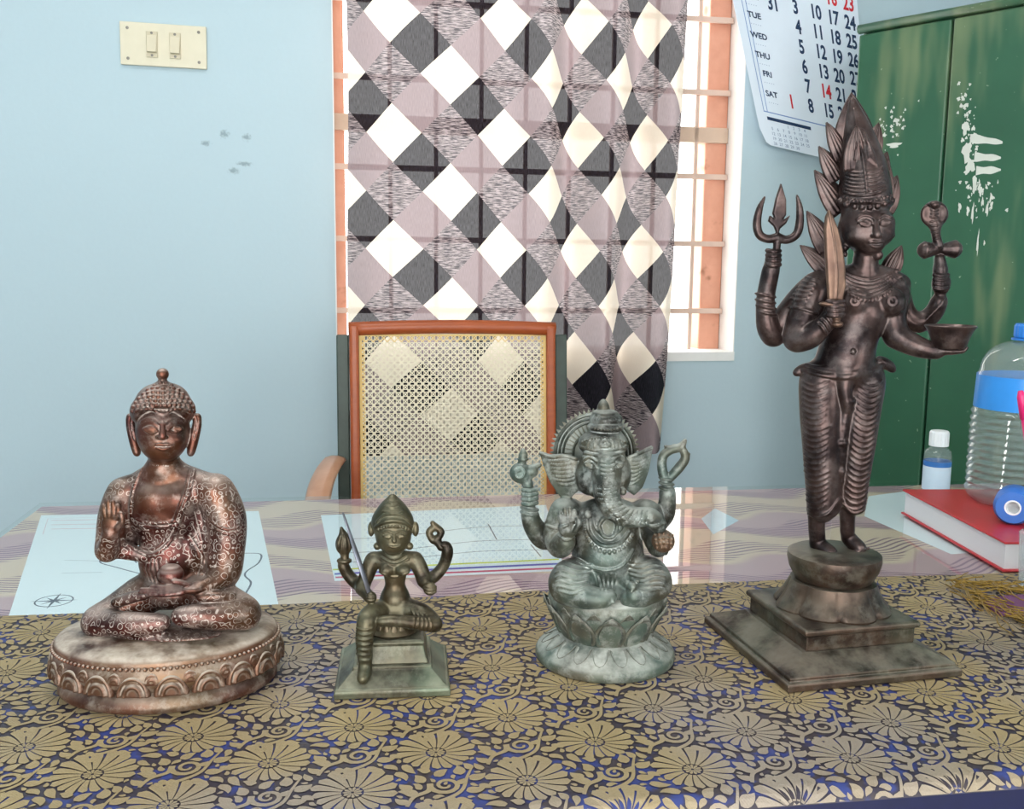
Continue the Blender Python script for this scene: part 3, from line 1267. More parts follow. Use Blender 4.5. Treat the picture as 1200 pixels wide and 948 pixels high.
# purple shawl end with gold fringe, lying on the runner at the right
M_purp = plain('purple_shawl_cloth', srgb(104, 58, 96), .6, var=.25)
M_fringe = plain('gold_fringe_thread', srgb(134, 106, 38), .5, .2, var=.4, scale=200)
sh = thing('fringed_shawl', 'purple cloth end with tangled gold fringe lying over the back of the runner', 'cloth', TABM)
pp = [tabpx(*p, z=.753) for p in ((1150, 708), (1176, 702), (1212, 700), (1300, 696), (1300, 742), (1215, 728), (1170, 722))]
bm = bmesh.new()
flat_poly(bm, pp, 0)
r = bmesh.ops.extrude_face_region(bm, geom=list(bm.faces))
for v_ in [g for g in r['geom'] if isinstance(g, bmesh.types.BMVert)]:
    v_.co.z += .004
bmesh.ops.triangulate(bm, faces=bm.faces)
o_ = bm_obj('cloth_end', bm, M_purp, sh, bevel=.001)
o_.location = (0, 0, ZC + .0024)
bm = bmesh.new()
for i in range(120):
    f_ = rng.random()
    if i < 75:
        bx0, by0 = 1118 + 95 * f_ + rng.gauss(0, 3), 690 + 46 * f_ + rng.gauss(0, 3.0)
        ang = rng.gauss(.42, .25)
        ln = 28 + 14 * rng.random()
    else:
        bx0, by0 = 1112 + 90 * f_ + rng.gauss(0, 3), 686 + 8 * f_ + rng.gauss(0, 2.5)
        ang = rng.gauss(.12, .3)
        ln = 24 + 12 * rng.random()
    pts = []
    zz = ZC + .0046 + rng.random() * .006
    for k in range(5):
        s_ = k / 4
        q = tabpx(bx0 + ln * s_ * math.cos(ang) + 3 * math.sin(5 * s_ + i), by0 + ln * s_ * math.sin(ang) + 2 * math.cos(4 * s_ + i * 2), .754)
        pts.append((q[0], q[1], zz + .0015 * math.sin(3 * s_ + i)))
    tube_bm(bm, pts, .0008, 4)
o_ = bm_obj('gold_fringe', bm, M_fringe, sh)
o_['kind'] = 'stuff'

# ------------------------------------------------------------------ red book, bottles, tape roll
M_redcover = plain('red_book_cover', srgb(186, 44, 52), .35, var=.08)


def pages_mat():
    t = NT('page_block')
    s = t.sep(t.obj())
    ln = t.math('SINE', t.math('MULTIPLY', s[2], 5200.0))
    c = t.mix(t.math('MULTIPLY_ADD', ln, .2, .3), srgb(226, 224, 226), srgb(186, 184, 190))
    return t.fin(c, .7)


bF, bL = atz(1176, 669, ZG), atz(1066, 606, ZG)
ey = (bL - bF)[:2]
bl_ = np.linalg.norm(ey) + .02
ey = ey / np.linalg.norm(ey)
bookM = Matrix(((ey[1], ey[0], 0, bF[0]), (-ey[0], ey[1], 0, bF[1]), (0, 0, 1, ZG), (0, 0, 0, 1)))
book = thing('red_book', 'thick red hardcover book lying flat under the water bottle', 'book', bookM)
BT, BWD = .041, .215
box('back_cover', (-.004, -.005, 0), (BWD, bl_ + .004, .003), M_redcover, book, bevel=.001)
box('front_cover', (-.004, -.005, BT - .003), (BWD, bl_ + .004, BT), M_redcover, book, bevel=.001)
box('page_block', (.0, 0, .003), (BWD - .006, bl_, BT - .003), pages_mat(), book)
box('spine', (BWD - .003, -.005, 0), (BWD + .003, bl_ + .004, BT), M_redcover, book, bevel=.002)
ZBK = ZG + BT

M_plastic = clear('bottle_plastic', (.93, .96, .96), 1.45, .05, .10, (.85, .9, .92))
M_water = clear('bottle_water', (.95, .98, .98), 1.33, .02)
M_bluecap = plain('blue_cap_plastic', srgb(40, 120, 205), .35, var=.08)
M_bluelab = plain('blue_label_film', srgb(52, 140, 220), .3, var=.1, scale=30)
M_whitecap = plain('white_cap_plastic', srgb(235, 238, 240), .4, var=.03)
BY = 1.50
bp = aty(1191, 585, BY)
bott = thing('water_bottle', 'large ribbed clear water bottle with blue cap and blue label on the red book', 'bottle', T3((bp[0], BY, ZBK)))
kz = BY / FPX
Hb = (585 - 372) * kz * 1.0
Rb = 58 * kz
prof = [(0, .006), (Rb * .55, .0), (Rb * .86, .001), (Rb * .98, .012)]
zr = .02
while zr < Hb * .60:
    prof += [(Rb * 1.0, zr), (Rb * .955, zr + .0055)]
    zr += .011
s0 = zr
prof += [(Rb * .97, s0), (Rb * .97, Hb * .82)] if s0 < Hb * .6 else [(Rb * .97, s0)]
lab0, lab1 = Hb * .53, Hb * .72
prof = [p for p in prof if not (lab0 - .003 < p[1])]
prof += [(Rb * .95, lab0 - .002), (Rb * .945, lab0), (Rb * .92, lab1), (Rb * .88, lab1 + .006)]
for k in range(1, 9):
    a = k / 8 * math.pi / 2
    prof.append((Rb * (.88 - .62 * (1 - math.cos(a))), lab1 + .006 + (Hb * .90 - lab1 - .006) * math.sin(a)))
prof += [(Rb * .25, Hb * .935)]
lathe('bottle_body', prof, M_plastic, bott, 48)
wprof = [(max(0, r_ - .0025), max(z_, .0025)) for r_, z_ in prof if z_ < Hb * .80]
wprof += [(0, wprof[-1][1])]
lathe('water', wprof, M_water, bott, 40)
lathe('label', [(Rb * .952, lab0 + .001), (Rb * .927, lab1 - .001), (Rb * .92, lab1 - .001), (Rb * .945, lab0 + .001)], M_bluelab, bott, 48)
bm = bmesh.new()
lathe_bm(bm, [(0, Hb * .925), (Rb * .29, Hb * .925), (Rb * .30, Hb * .935), (Rb * .30, Hb * .985), (Rb * .27, Hb), (0, Hb)], 40, lobe=lambda a, f: 1 + .02 * math.cos(20 * a))
bm_obj('cap', bm, M_bluecap, bott)
lathe('neck_ring', [(Rb * .25, Hb * .905), (Rb * .34, Hb * .910), (Rb * .34, Hb * .920), (Rb * .25, Hb * .924)], M_bluecap, bott, 32)

sp_ = atz(1096, 577, ZG)
ks = sp_[1] / FPX
san = thing('sanitizer_bottle', 'small clear bottle with white cap and pale label behind the red book', 'bottle', T3((sp_[0], sp_[1], ZG)))
Hs = (577 - 502) * ks
Rs = 15.5 * ks
lathe('bottle_body', [(0, .001), (Rs * .9, 0), (Rs, .004), (Rs, Hs * .60), (Rs * .92, Hs * .68), (Rs * .55, Hs * .74), (Rs * .55, Hs * .78)], M_plastic, san, 32)
lathe('label', [(Rs * 1.01, Hs * .06), (Rs * 1.01, Hs * .44), (Rs * .995, Hs * .44), (Rs * .995, Hs * .06)], plain('pale_label', srgb(205, 220, 235), .5, var=.05), san, 32)
lathe('label_band', [(Rs * 1.012, Hs * .44), (Rs * 1.012, Hs * .52), (Rs * .995, Hs * .52), (Rs * .995, Hs * .44)], plain('blue_band', srgb(50, 110, 180), .5), san, 32)
bm = bmesh.new()
lathe_bm(bm, [(0, Hs * .76), (Rs * .70, Hs * .76), (Rs * .70, Hs * .97), (Rs * .62, Hs), (0, Hs)], 36, lobe=lambda a, f: 1 + .025 * math.cos(18 * a))
bm_obj('cap', bm, M_whitecap, san)

M_tape = plain('blue_tape', srgb(56, 112, 196), .45, var=.12)
tp = atz(1187, 615, ZBK)
kt = tp[1] / FPX
Rt = 22 * kt
adir = Vector((-.50, -.85, 0)).normalized()
tM = T3((tp[0] + .004, tp[1] + .01, ZBK + Rt)) @ adir.to_track_quat('Z', 'Y').to_matrix().to_4x4()
tape = thing('tape_roll', 'roll of blue tape with white core standing on the red book', 'tape', tM)
lathe('tape_body', [(Rt * .42, -.03), (Rt * .85, -.03), (Rt, -.023), (Rt, .010), (Rt * .85, .018), (Rt * .42, .018), (Rt * .42, -.03)], M_tape, tape, 40)
lathe('core', [(Rt * .42, -.029), (Rt * .42, .0185), (Rt * .34, .0185), (Rt * .34, -.029), (Rt * .42, -.029)], M_whitecap, tape, 32)
lathe('core_disc', [(Rt * .34, .008), (0, .008), (0, .005), (Rt * .34, .005)], M_whitecap, tape, 32)

# pen cup mostly beyond the right edge, its pink pen leaning into view
M_pinkpen = plain('pink_pen_plastic', srgb(214, 40, 110), .35, var=.08)
cp = atz(1224, 690, ZG)
cupx = thing('pen_cup', 'clear plastic pen cup standing in front of the red book', 'cup', T3((cp[0], cp[1], ZG)))
lathe('cup_wall', [(0, .001), (.030, 0), (.034, .07), (.0325, .07), (.0288, .003), (0, .003)], clear('cup_plastic', (.9, .92, .92), 1.45, .08, .25), cupx, 32)
ptop = aty(1196, 458, cp[1])
pen = thing('pink_pen', 'pink pen leaning out of the clear pen cup', 'pen', T3((cp[0] + .004, cp[1], ZG + .005)))
dv = Vector(ptop.tolist()) - Vector((cp[0] + .004, cp[1], ZG + .005))
W(tube('barrel', [pen.location, pen.location + dv * .86], .0042, M_pinkpen), pen)
W(tube('cap', [pen.location + dv * .86, pen.location + dv * .97, pen.location + dv], [.0055, .0055, .003], M_pinkpen), pen)

# ------------------------------------------------------------------ sculpting: signed-distance modelling, meshed with surface nets
class Sculpt:
    """Primitives are placed by photo pixel (x, y) and depth offset d (in pixel units, + is away from the camera)
    around the plane world-Y = Yc, blended smoothly in a distance grid and meshed as one continuous surface."""

    def __init__(s, Yc, x0, x1, y0, y1, d0, d1, h):
        s.Yc, s.h = Yc, h
        s.k = float(np.linalg.norm(aty(x0 + 1, y0, Yc) - aty(x0, y0, Yc)))
        C = np.array([s.P(x, y, d) for x in (x0, x1) for y in (y0, y1) for d in (d0, d1)])
        s.lo = C.min(0)
        n = np.ceil((C.max(0) - s.lo) / h).astype(int) + 1
        s.n = n
        s.F = np.full(n, .05, np.float32)
        s.A = np.zeros(n, np.float32)
        s.ax = [(s.lo[i] + np.arange(n[i]) * h).astype(np.float32) for i in range(3)]

    def P(s, x, y, d=0.0):
        return aty(x, y, s.Yc + d * s.k)

    def blk(s, lo, hi):
        a = np.clip(np.floor((np.array(lo) - s.lo) / s.h).astype(int), 0, s.n - 1)
        b = np.clip(np.ceil((np.array(hi) - s.lo) / s.h).astype(int) + 1, 1, s.n)
        if (b <= a).any():
            return None
        sl = tuple(slice(i, j) for i, j in zip(a, b))
        g = [s.ax[i][sl[i]] for i in range(3)]
        return sl, g[0][:, None, None], g[1][None, :, None], g[2][None, None, :]

    def put(s, sl, d, kk, m, cut):
        F = s.F[sl]
        if cut:
            kk = max(kk, 1e-6)
            b = -d
            h = np.clip(.5 - .5 * (b - F) / kk, 0, 1)
            s.F[sl] = b + (F - b) * h + kk * h * (1 - h)
            if m is not None:
                s.A[sl] = s.A[sl] * h + m * (1 - h)
        else:
            kk = max(kk, 1e-6)
            h = np.clip(.5 + .5 * (F - d) / kk, 0, 1)
            s.F[sl] = F + (d - F) * h - kk * h * (1 - h)
            if m is not None:
                s.A[sl] += (m - s.A[sl]) * h

    # -- primitives (r, k in pixels) --
    def cone(s, a, b, ra, rb, k=4.0, m=0.0, cut=False, flat=None):
        pa, pb = np.asarray(a, float), np.asarray(b, float)
        ra, rb, kk = ra * s.k, rb * s.k, k * s.k
        mg = max(ra, rb) + kk + 3 * s.h
        q = s.blk(np.minimum(pa, pb) - mg, np.maximum(pa, pb) + mg)
        if q is None:
            return
        sl, X, Y, Z = q
        ba = pb - pa
        L2 = float(ba @ ba) + 1e-12
        t = np.clip(((X - pa[0]) * ba[0] + (Y - pa[1]) * ba[1] + (Z - pa[2]) * ba[2]) / L2, 0, 1)
        d = np.sqrt((X - pa[0] - t * ba[0]) ** 2 + (Y - pa[1] - t * ba[1]) ** 2 + (Z - pa[2] - t * ba[2]) ** 2) - (ra + (rb - ra) * t)
        s.put(sl, d.astype(np.float32), kk, m, cut)

    def tube(s, pts, k=4.0, m=0.0, cut=False, n=4):
        """pts: (x, y, d, r) in pixels; smooth curve"""
        P = catmull(pts, n) if len(pts) > 2 else np.array(pts, float)
        W_ = [s.P(*p[:3]) for p in P]
        for i in range(len(P) - 1):
            s.cone(W_[i], W_[i + 1], P[i][3], P[i + 1][3], k if i == 0 else min(k, 2.0 + .3 * k), m, cut)

    def ell(s, x, y, d, rx, ry, rd, k=4.0, m=0.0, cut=False, rot=0.0, tilt=0.0, yaw=0.0):
        """ellipsoid; rot turns in the picture plane (deg, clockwise seen from the camera), tilt about world x, yaw about z"""
        c = s.P(x, y, d)
        r = np.array([rx, rd, ry]) * s.k
        R = np.array((Matrix.Rotation(math.radians(yaw), 3, 'Z') @ Matrix.Rotation(math.radians(rot), 3, 'Y') @ Matrix.Rotation(math.radians(tilt), 3, 'X')))
        kk = k * s.k
        mg = np.sqrt(((R * r) ** 2).sum(1)) + kk + 3 * s.h
        q = s.blk(c - mg, c + mg)
        if q is None:
            return
        sl, X, Y, Z = q
        X, Y, Z = X - c[0], Y - c[1], Z - c[2]
        l = [R[0, i] * X + R[1, i] * Y + R[2, i] * Z for i in range(3)]
        k0 = np.sqrt(sum((l[i] / r[i]) ** 2 for i in range(3)))
        k1 = np.sqrt(sum((l[i] / r[i] ** 2) ** 2 for i in range(3))) + 1e-9
        s.put(sl, (k0 * (k0 - 1) / k1).astype(np.float32), kk, m, cut)

    def ball(s, x, y, d, r, k=1.0, m=0.0, cut=False):
        s.ell(x, y, d, r, r, r, k, m, cut)

    def plate(s, pts, d, th, k=2.0, m=0.0, bulge=0.0, yaw=0.0, rnd=1.0):
        """solid plate with a pixel outline at depth d (pixels), turned by yaw about its centre"""
        c = np.mean(np.array(pts, float), 0)
        c3 = s.P(c[0], c[1], d)
        q2 = np.array([s.P(p[0], p[1], d) for p in pts])
        poly = np.c_[q2[:, 0] - c3[0], q2[:, 2] - c3[2]]
        ext = np.abs(poly).max(0)
        kk, t_, rr = k * s.k, th * s.k, rnd * s.k
        e3 = np.array([ext[0], ext[0] * abs(math.sin(math.radians(yaw))) + t_ + bulge * s.k, ext[1]]) + kk + 3 * s.h + rr
        q = s.blk(c3 - e3, c3 + e3)
        if q is None:
            return
        sl, X, Y, Z = q
        ca, sa = math.cos(math.radians(yaw)), math.sin(math.radians(yaw))
        U = (X - c3[0]) * ca + (Y - c3[1]) * sa
        V = -(X - c3[0]) * sa + (Y - c3[1]) * ca
        Zl = Z - c3[2]
        U, V, Zl = np.broadcast_arrays(U, V, Zl)
        d2 = np.full(U.shape, 1e9, np.float32)
        sg = np.ones(U.shape, np.float32)
        n = len(poly)
        for i in range(n):
            a, b = poly[i], poly[(i + 1) % n]
            e_ = b - a
            wx, wz = U - a[0], Zl - a[1]
            t = np.clip((wx * e_[0] + wz * e_[1]) / (e_ @ e_ + 1e-12), 0, 1)
            d2 = np.minimum(d2, (wx - e_[0] * t) ** 2 + (wz - e_[1] * t) ** 2)
            c1 = (a[1] <= Zl) & (b[1] > Zl)
            c2 = (a[1] > Zl) & (b[1] <= Zl)
            cr = e_[0] * wz - e_[1] * wx
            sg = np.where((c1 & (cr > 0)) | (c2 & (cr < 0)), -sg, sg)
        sd = np.sqrt(d2) * sg
        if bulge:
            rr_ = np.clip((U / (ext[0] + 1e-9)) ** 2 + (Zl / (ext[1] + 1e-9)) ** 2, 0, 1)
            V = V + bulge * s.k * (1 - rr_)
        dy = np.abs(V) - t_
        a_, b_ = np.maximum(sd + rr, 0), np.maximum(dy + rr, 0)
        dd = np.minimum(np.maximum(sd + rr, dy + rr), 0) + np.sqrt(a_ ** 2 + b_ ** 2) - rr
        s.put(sl, dd.astype(np.float32), kk, m, False)

    # -- drawing on the front surface --
    def val(s, p):
        g = (p - s.lo) / s.h
        i = np.clip(np.floor(g).astype(int), 0, s.n - 2)
        f = np.clip(g - i, 0, 1)
        o = 0
        for a in (0, 1):
            for b in (0, 1):
                for c in (0, 1):
                    w_ = (f[:, 0] if a else 1 - f[:, 0]) * (f[:, 1] if b else 1 - f[:, 1]) * (f[:, 2] if c else 1 - f[:, 2])
                    o = o + w_ * s.F[i[:, 0] + a, i[:, 1] + b, i[:, 2] + c]
        return o

    def front(s, pts, dstart=None):
        """world points where the pixel rays first meet the surface (None where they miss)"""
        out = []
        y0, y1 = s.ax[1][0], s.ax[1][-1]
        if dstart is not None:
            y0 = s.Yc + dstart * s.k
        ys = np.arange(y0, y1, s.h * .6)
        for (x, y) in pts:
            r = ray(x, y)
            L = CAM[None] + r[None] * (ys / r[1])[:, None]
            v = s.val(L)
            inside = ((L[:, 0] > s.lo[0]) & (L[:, 2] > s.lo[2]) & (L[:, 0] < s.ax[0][-1]) & (L[:, 2] < s.ax[2][-1]))
            hit = np.nonzero((v < 0) & inside)[0]
            if len(hit) == 0:
                out.append(None)
                continue
            i = hit[0]
            if i == 0:
                out.append(L[0])
            else:
                t = v[i - 1] / (v[i - 1] - v[i] + 1e-9)
                out.append(L[i - 1] + (L[i] - L[i - 1]) * t)
        return out

    def draw(s, pts, r, k=.6, m=None, cut=False, sink=0.0, step=2.0, smooth=True, r1=None, dstart=None, jump=9.0):
        """raised (or carved) line following pixel points over the front surface"""
        P = catmull(pts, 6) if smooth and len(pts) > 2 else np.array(pts, float)
        L = np.r_[0, np.cumsum(np.linalg.norm(np.diff(P, axis=0), axis=1))]
        n = max(2, int(L[-1] / step) + 1)
        t = np.linspace(0, L[-1], n)
        Q = np.c_[np.interp(t, L, P[:, 0]), np.interp(t, L, P[:, 1])]
        H = s.front(Q, dstart)
        for i in range(n - 1):
            a, b = H[i], H[i + 1]
            if a is None or b is None or np.linalg.norm(a - b) > jump * s.k:
                continue
            ra = r if r1 is None else r + (r1 - r) * i / (n - 1)
            rb = r if r1 is None else r + (r1 - r) * (i + 1) / (n - 1)
            if sink:
                a, b = a + np.array([0, sink * s.k, 0]), b + np.array([0, sink * s.k, 0])
            s.cone(a, b, ra, rb, k, m, cut)

    def beads(s, pts, r, gap=1.0, k=.4, m=None, smooth=True, sink=0.0, dstart=None):
        P = catmull(pts, 6) if smooth and len(pts) > 2 else np.array(pts, float)
        L = np.r_[0, np.cumsum(np.linalg.norm(np.diff(P, axis=0), axis=1))]
        n = max(2, int(L[-1] / (2 * r * gap)) + 1)
        t = np.linspace(0, L[-1], n)
        Q = np.c_[np.interp(t, L, P[:, 0]), np.interp(t, L, P[:, 1])]
        for p in s.front(Q, dstart):
            if p is not None:
                p = p + np.array([0, sink * s.k, 0])
                s.cone(p, p + 1e-5, r, r, k, m)

    def build(s, name, mat, root, smooth_passes=0):
        F, n = s.F, s.n
        ins = F < 0
        c = np.zeros(n - 1, np.uint8)
        for a in (0, 1):
            for b in (0, 1):
                for d in (0, 1):
                    c += ins[a:n[0] - 1 + a, b:n[1] - 1 + b, d:n[2] - 1 + d]
        I, J, K = np.nonzero((c > 0) & (c < 8))
        N = len(I)
        idx = np.full(n - 1, -1, np.int32)
        idx[I, J, K] = np.arange(N)
        corners = [(a, b, d) for a in (0, 1) for b in (0, 1) for d in (0, 1)]
        V = {cn: F[I + cn[0], J + cn[1], K + cn[2]] for cn in corners}
        acc = np.zeros((N, 3))
        cnt = np.zeros(N)
        for p in corners:
            for ax_ in range(3):
                if p[ax_] == 0:
                    q = list(p)
                    q[ax_] = 1
                    q = tuple(q)
                    va, vb = V[p], V[q]
                    mk = (va < 0) != (vb < 0)
                    t = np.where(mk, va / np.where(mk, va - vb, 1), 0)
                    for e_ in range(3):
                        acc[:, e_] += np.where(mk, p[e_] + (t if e_ == ax_ else 0), 0)
                    cnt += mk
        base = np.c_[I, J, K]
        loc = acc / cnt[:, None]
        pos = (base + loc) * s.h + s.lo
        quads = []
        for ax_ in range(3):
            o1, o2 = (ax_ + 1) % 3, (ax_ + 2) % 3
            sl0 = [slice(1, -1)] * 3
            sl0[ax_] = slice(0, -1)
            sl1 = list(sl0)
            sl1[ax_] = slice(1, None)
            A, B = ins[tuple(sl0)], ins[tuple(sl1)]
            e = np.array(np.nonzero(A != B)).T
            if len(e) == 0:
                continue
            flip = A[e[:, 0], e[:, 1], e[:, 2]]
            off = np.array([1, 1, 1])
            off[ax_] = 0
            g = e + off

            def cell(d1, d2):
                h_ = g.copy()
                h_[:, o1] += d1
                h_[:, o2] += d2
                return idx[h_[:, 0], h_[:, 1], h_[:, 2]]
            qd = np.c_[cell(-1, -1), cell(0, -1), cell(0, 0), cell(-1, 0)]
            qd[~flip] = qd[~flip][:, ::-1]
            quads.append(qd)
        Q = np.concatenate(quads)
        Q = Q[(Q >= 0).all(1)]
        av = s.A[np.clip(np.round(base + loc).astype(int), 0, n - 1)[:, 0], np.clip(np.round(base + loc).astype(int), 0, n - 1)[:, 1], np.clip(np.round(base + loc).astype(int), 0, n - 1)[:, 2]]
        org = np.array(root.matrix_world.translation)
        me = bpy.data.meshes.new(name)
        me.vertices.add(N)
        me.vertices.foreach_set('co', (pos - org).astype(np.float32).ravel())
        me.loops.add(len(Q) * 4)
        me.loops.foreach_set('vertex_index', Q.astype(np.int32).ravel())
        me.polygons.add(len(Q))
        me.polygons.foreach_set('loop_start', np.arange(0, len(Q) * 4, 4, dtype=np.int32))
        me.polygons.foreach_set('use_smooth', np.ones(len(Q), bool))
        me.update(calc_edges=True)
        at = me.attributes.new('zone', 'FLOAT', 'POINT')
        at.data.foreach_set('value', av.astype(np.float32))
        me.materials.append(mat)
        o = bpy.data.objects.new(name, me)
        link(o, root)
        return o


# ------------------------------------------------------------------ statue materials and shared pieces
ZS = .7532


def bronze(name, base_a, base_b, dust, dust_amt=.5, up_amt=.35, pit=None, metal=.75, rough=.38, engrave=0.0, eng_scale=120.0, seed=0.0, green=None, green_amt=0.0, film=0.0):
    t = NT(name)
    o = t.obj()
    mp = t.n('ShaderNodeMapping', i_Location=(seed, seed * .7, seed * .3))
    t.set(mp.inputs[0], o)
    v = mp.outputs[0]
    n1 = t.noise(28, 4, .6, v)
    n2 = t.noise(140, 3, .6, v)
    n3 = t.noise(11, 3, .5, v)
    c = t.mix(t.ramp(n1, .35, .65), base_a, base_b)
    if green is not None:
        c = t.mix(t.math('MULTIPLY', t.ramp(n3, .42, .62), green_amt), c, green)
    geo = t.n('ShaderNodeNewGeometry')
    cav = t.ramp(geo.outputs['Pointiness'], .495, .43)
    edge = t.ramp(geo.outputs['Pointiness'], .52, .60)
    nz_ = t.sep(geo.outputs['Normal'])[2]
    up = t.math('MULTIPLY', t.ramp(nz_, .25, .95), t.ramp(n1, .30, .62))
    dm = t.math('MULTIPLY', cav, dust_amt)
    dm = t.math('MAXIMUM', dm, t.math('MULTIPLY', up, up_amt))
    if film:
        dm = t.math('MAXIMUM', dm, t.math('MULTIPLY', t.math('MULTIPLY', t.ramp(t.noise(60, 5, .7, v), .44, .66), t.math('SUBTRACT', 1.0, t.math('MULTIPLY', edge, .6))), film))
    dm = t.math('MULTIPLY', dm, t.math('MULTIPLY_ADD', n2, .9, .45), clamp=True)
    if engrave:
        zone = t.n('ShaderNodeAttribute', attribute_name='zone').outputs['Fac']
        dn = t.n('ShaderNodeTexNoise', i_Scale=eng_scale * .6, i_Detail=1.0)
        t.set(dn.inputs['Vector'], o)
        wv = t.n('ShaderNodeVectorMath', operation='MULTIPLY_ADD')
        t.set(wv.inputs[0], dn.outputs['Color'])
        wv.inputs[1].default_value = (.006, .006, .006)
        t.set(wv.inputs[2], o)
        vo = t.n('ShaderNodeTexVoronoi', i_Scale=eng_scale)
        t.set(vo.inputs['Vector'], wv.outputs[0])
        rings = t.math('ABSOLUTE', t.math('SINE', t.math('MULTIPLY', vo.outputs['Distance'], 8.0)))
        ln = t.math('MULTIPLY', t.ramp(rings, .42, .12), zone)
        ln = t.math('MULTIPLY', ln, t.ramp(n1, .30, .5))
        dm = t.math('MAXIMUM', dm, t.math('MULTIPLY', ln, engrave), clamp=True)
    c = t.mix(t.math('MULTIPLY', edge, .35), c, tuple(min(1, x * 1.9 + .02) for x in base_b))
    c = t.mix(dm, c, dust)
    t.bump(n2, .18, .0012)
    t.fin(c, t.math('MULTIPLY_ADD', dm, .42, rough), t.math('MULTIPLY', t.math('SUBTRACT', 1.0, dm), metal))
    return t.m


def leaf_mesh(name, w_, h_, bulge, mat, nu=8, nv=12, point=1.0, ridges=0, curl=0.0, th=.0012, arch=False, rim=0.0, base=.20):
    """pointed (or arched) petal: x across, z from base 0 to tip h, bulging towards -y"""
    def half(v):
        if arch:
            return w_ / 2 * math.sqrt(max(0.0, 1 - v * v))
        return w_ / 2 * (math.sin(math.pi * (base + (1 - base) * v) ** 1.05) ** .85 if v < 1 else 0) * (1 if v < .55 else 1 - .18 * (v - .55))
    verts, faces = [], []
    for side in (0, 1):
        for j in range(nv + 1):
            v = j / nv
            hw = max(half(v), 1e-5)
            for i in range(nu + 1):
                u = -1 + 2 * i / nu
                y = -bulge * (1 - u * u) * math.sin(math.pi * min(1, .25 + .75 * v)) - curl * v * v
                if ridges:
                    y -= bulge * .22 * math.cos(u * ridges * math.pi) * (1 - abs(u)) - 0
                if arch:
                    rho = math.sqrt((u * hw / (w_ / 2)) ** 2 + v * v)
                    y = -bulge * math.sqrt(max(0.0, 1 - rho * rho)) * .8 - curl * v * v
                    y -= rim * (math.exp(-((rho - .86) / .09) ** 2) + .9 * math.exp(-((rho - .50) / .10) ** 2))
                elif rim:
                    y -= rim * max(0, 1 - abs(max(abs(u), v) - .82) / .12)
                verts.append((u * hw, y + (th if side else 0) * (1), v * h_))
    n1 = (nu + 1) * (nv + 1)
    for j in range(nv):
        for i in range(nu):
            a = j * (nu + 1) + i
            faces.append((a, a + 1, a + nu + 2, a + nu + 1))
            faces.append((n1 + a, n1 + a + nu + 1, n1 + a + nu + 2, n1 + a + 1))
    ring = [i for i in range(nu + 1)] + [j * (nu + 1) + nu for j in range(1, nv + 1)] + [nv * (nu + 1) + i for i in range(nu - 1, -1, -1)] + [j * (nu + 1) for j in range(nv - 1, 0, -1)]
    for a, b in zip(ring, ring[1:] + ring[:1]):
        faces.append((a, n1 + a, n1 + b, b))
    me = bpy.data.meshes.new(name)
    me.from_pydata(verts, [], faces)
    me.update()
    me.materials.append(mat)
    me.polygons.foreach_set('use_smooth', [True] * len(me.polygons))
    return me


def place(name, me, parent, M):
    o = bpy.data.objects.new(name, me)
    link(o, parent)
    o.matrix_local = M
    return o


def ring_of(name, me, parent, n, rx, ry, z, tilt, a0=0.0, yaw=0.0):
    """petals set around an oval, outward face away from the axis"""
    for k in range(n):
        a = a0 + 2 * math.pi * k / n
        x, y = rx * math.cos(a), ry * math.sin(a)
        nrm_a = math.atan2(math.sin(a) / ry, math.cos(a) / rx)
        M = Matrix.Rotation(yaw, 4, 'Z') @ T3((x, y, z)) @ Matrix.Rotation(nrm_a + math.pi / 2, 4, 'Z') @ Matrix.Rotation(tilt, 4, 'X')
        place(name, me, parent, M)


def pix_zone(sc, o, root, rules, default):
    """paint the zone attribute by picture outline (garment or bare metal)"""
    me = o.data
    n = len(me.vertices)
    co = np.empty(n * 3, np.float32)
    me.vertices.foreach_get('co', co)
    p = co.reshape(-1, 3) + np.array(root.matrix_world.translation) - CAM
    q = p @ MR
    x, y = CX + FPX * q[:, 0] / -q[:, 2], CY - FPX * q[:, 1] / -q[:, 2]
    z = np.full(n, default, np.float32)
    for poly, val in rules:
        ins = np.zeros(n, bool)
        m_ = len(poly)
        for i in range(m_):
            (xa, ya), (xb, yb) = poly[i], poly[(i + 1) % m_]
            if ya == yb:
                continue
            cr = ((ya > y) != (yb > y)) & (x < (xb - xa) * (y - ya) / (yb - ya) + xa)
            ins ^= cr
        z[ins] = val
    me.attributes['zone'].data.foreach_set('value', z)


def bead_ring(name, n, rx, ry, z, r, mat, parent, yaw=0.0):
    bm = bmesh.new()
    for k in range(n):
        a = 2 * math.pi * k / n
        M = Matrix.Rotation(yaw, 4, 'Z') @ T3((rx * math.cos(a), ry * math.sin(a), z))
        bmesh.ops.create_icosphere(bm, subdivisions=1, radius=r, matrix=M)
    o = bm_obj(name, bm, mat, parent, True)
    o['kind'] = 'stuff'
    return o


def prism_tiers(name, tiers, mat, parent, yaw, bevel=.0012, cx=0, cy=0):
    """square pedestal from (half, z) rings"""
    bm = bmesh.new()
    rings = []
    for hf, z in tiers:
        rings.append([bm.verts.new(Matrix.Rotation(yaw, 4, 'Z') @ Vector((cx + sx * hf, cy + sy * hf, z))) for sx, sy in ((-1, -1), (1, -1), (1, 1), (-1, 1))])
    for a, b in zip(rings[:-1], rings[1:]):
        for k in range(4):
            bm.faces.new((a[k], a[(k + 1) % 4], b[(k + 1) % 4], b[k]))
    bm.faces.new(rings[0][::-1])
    bm.faces.new(rings[-1])
    return bm_obj(name, bm, mat, parent, bevel=bevel)


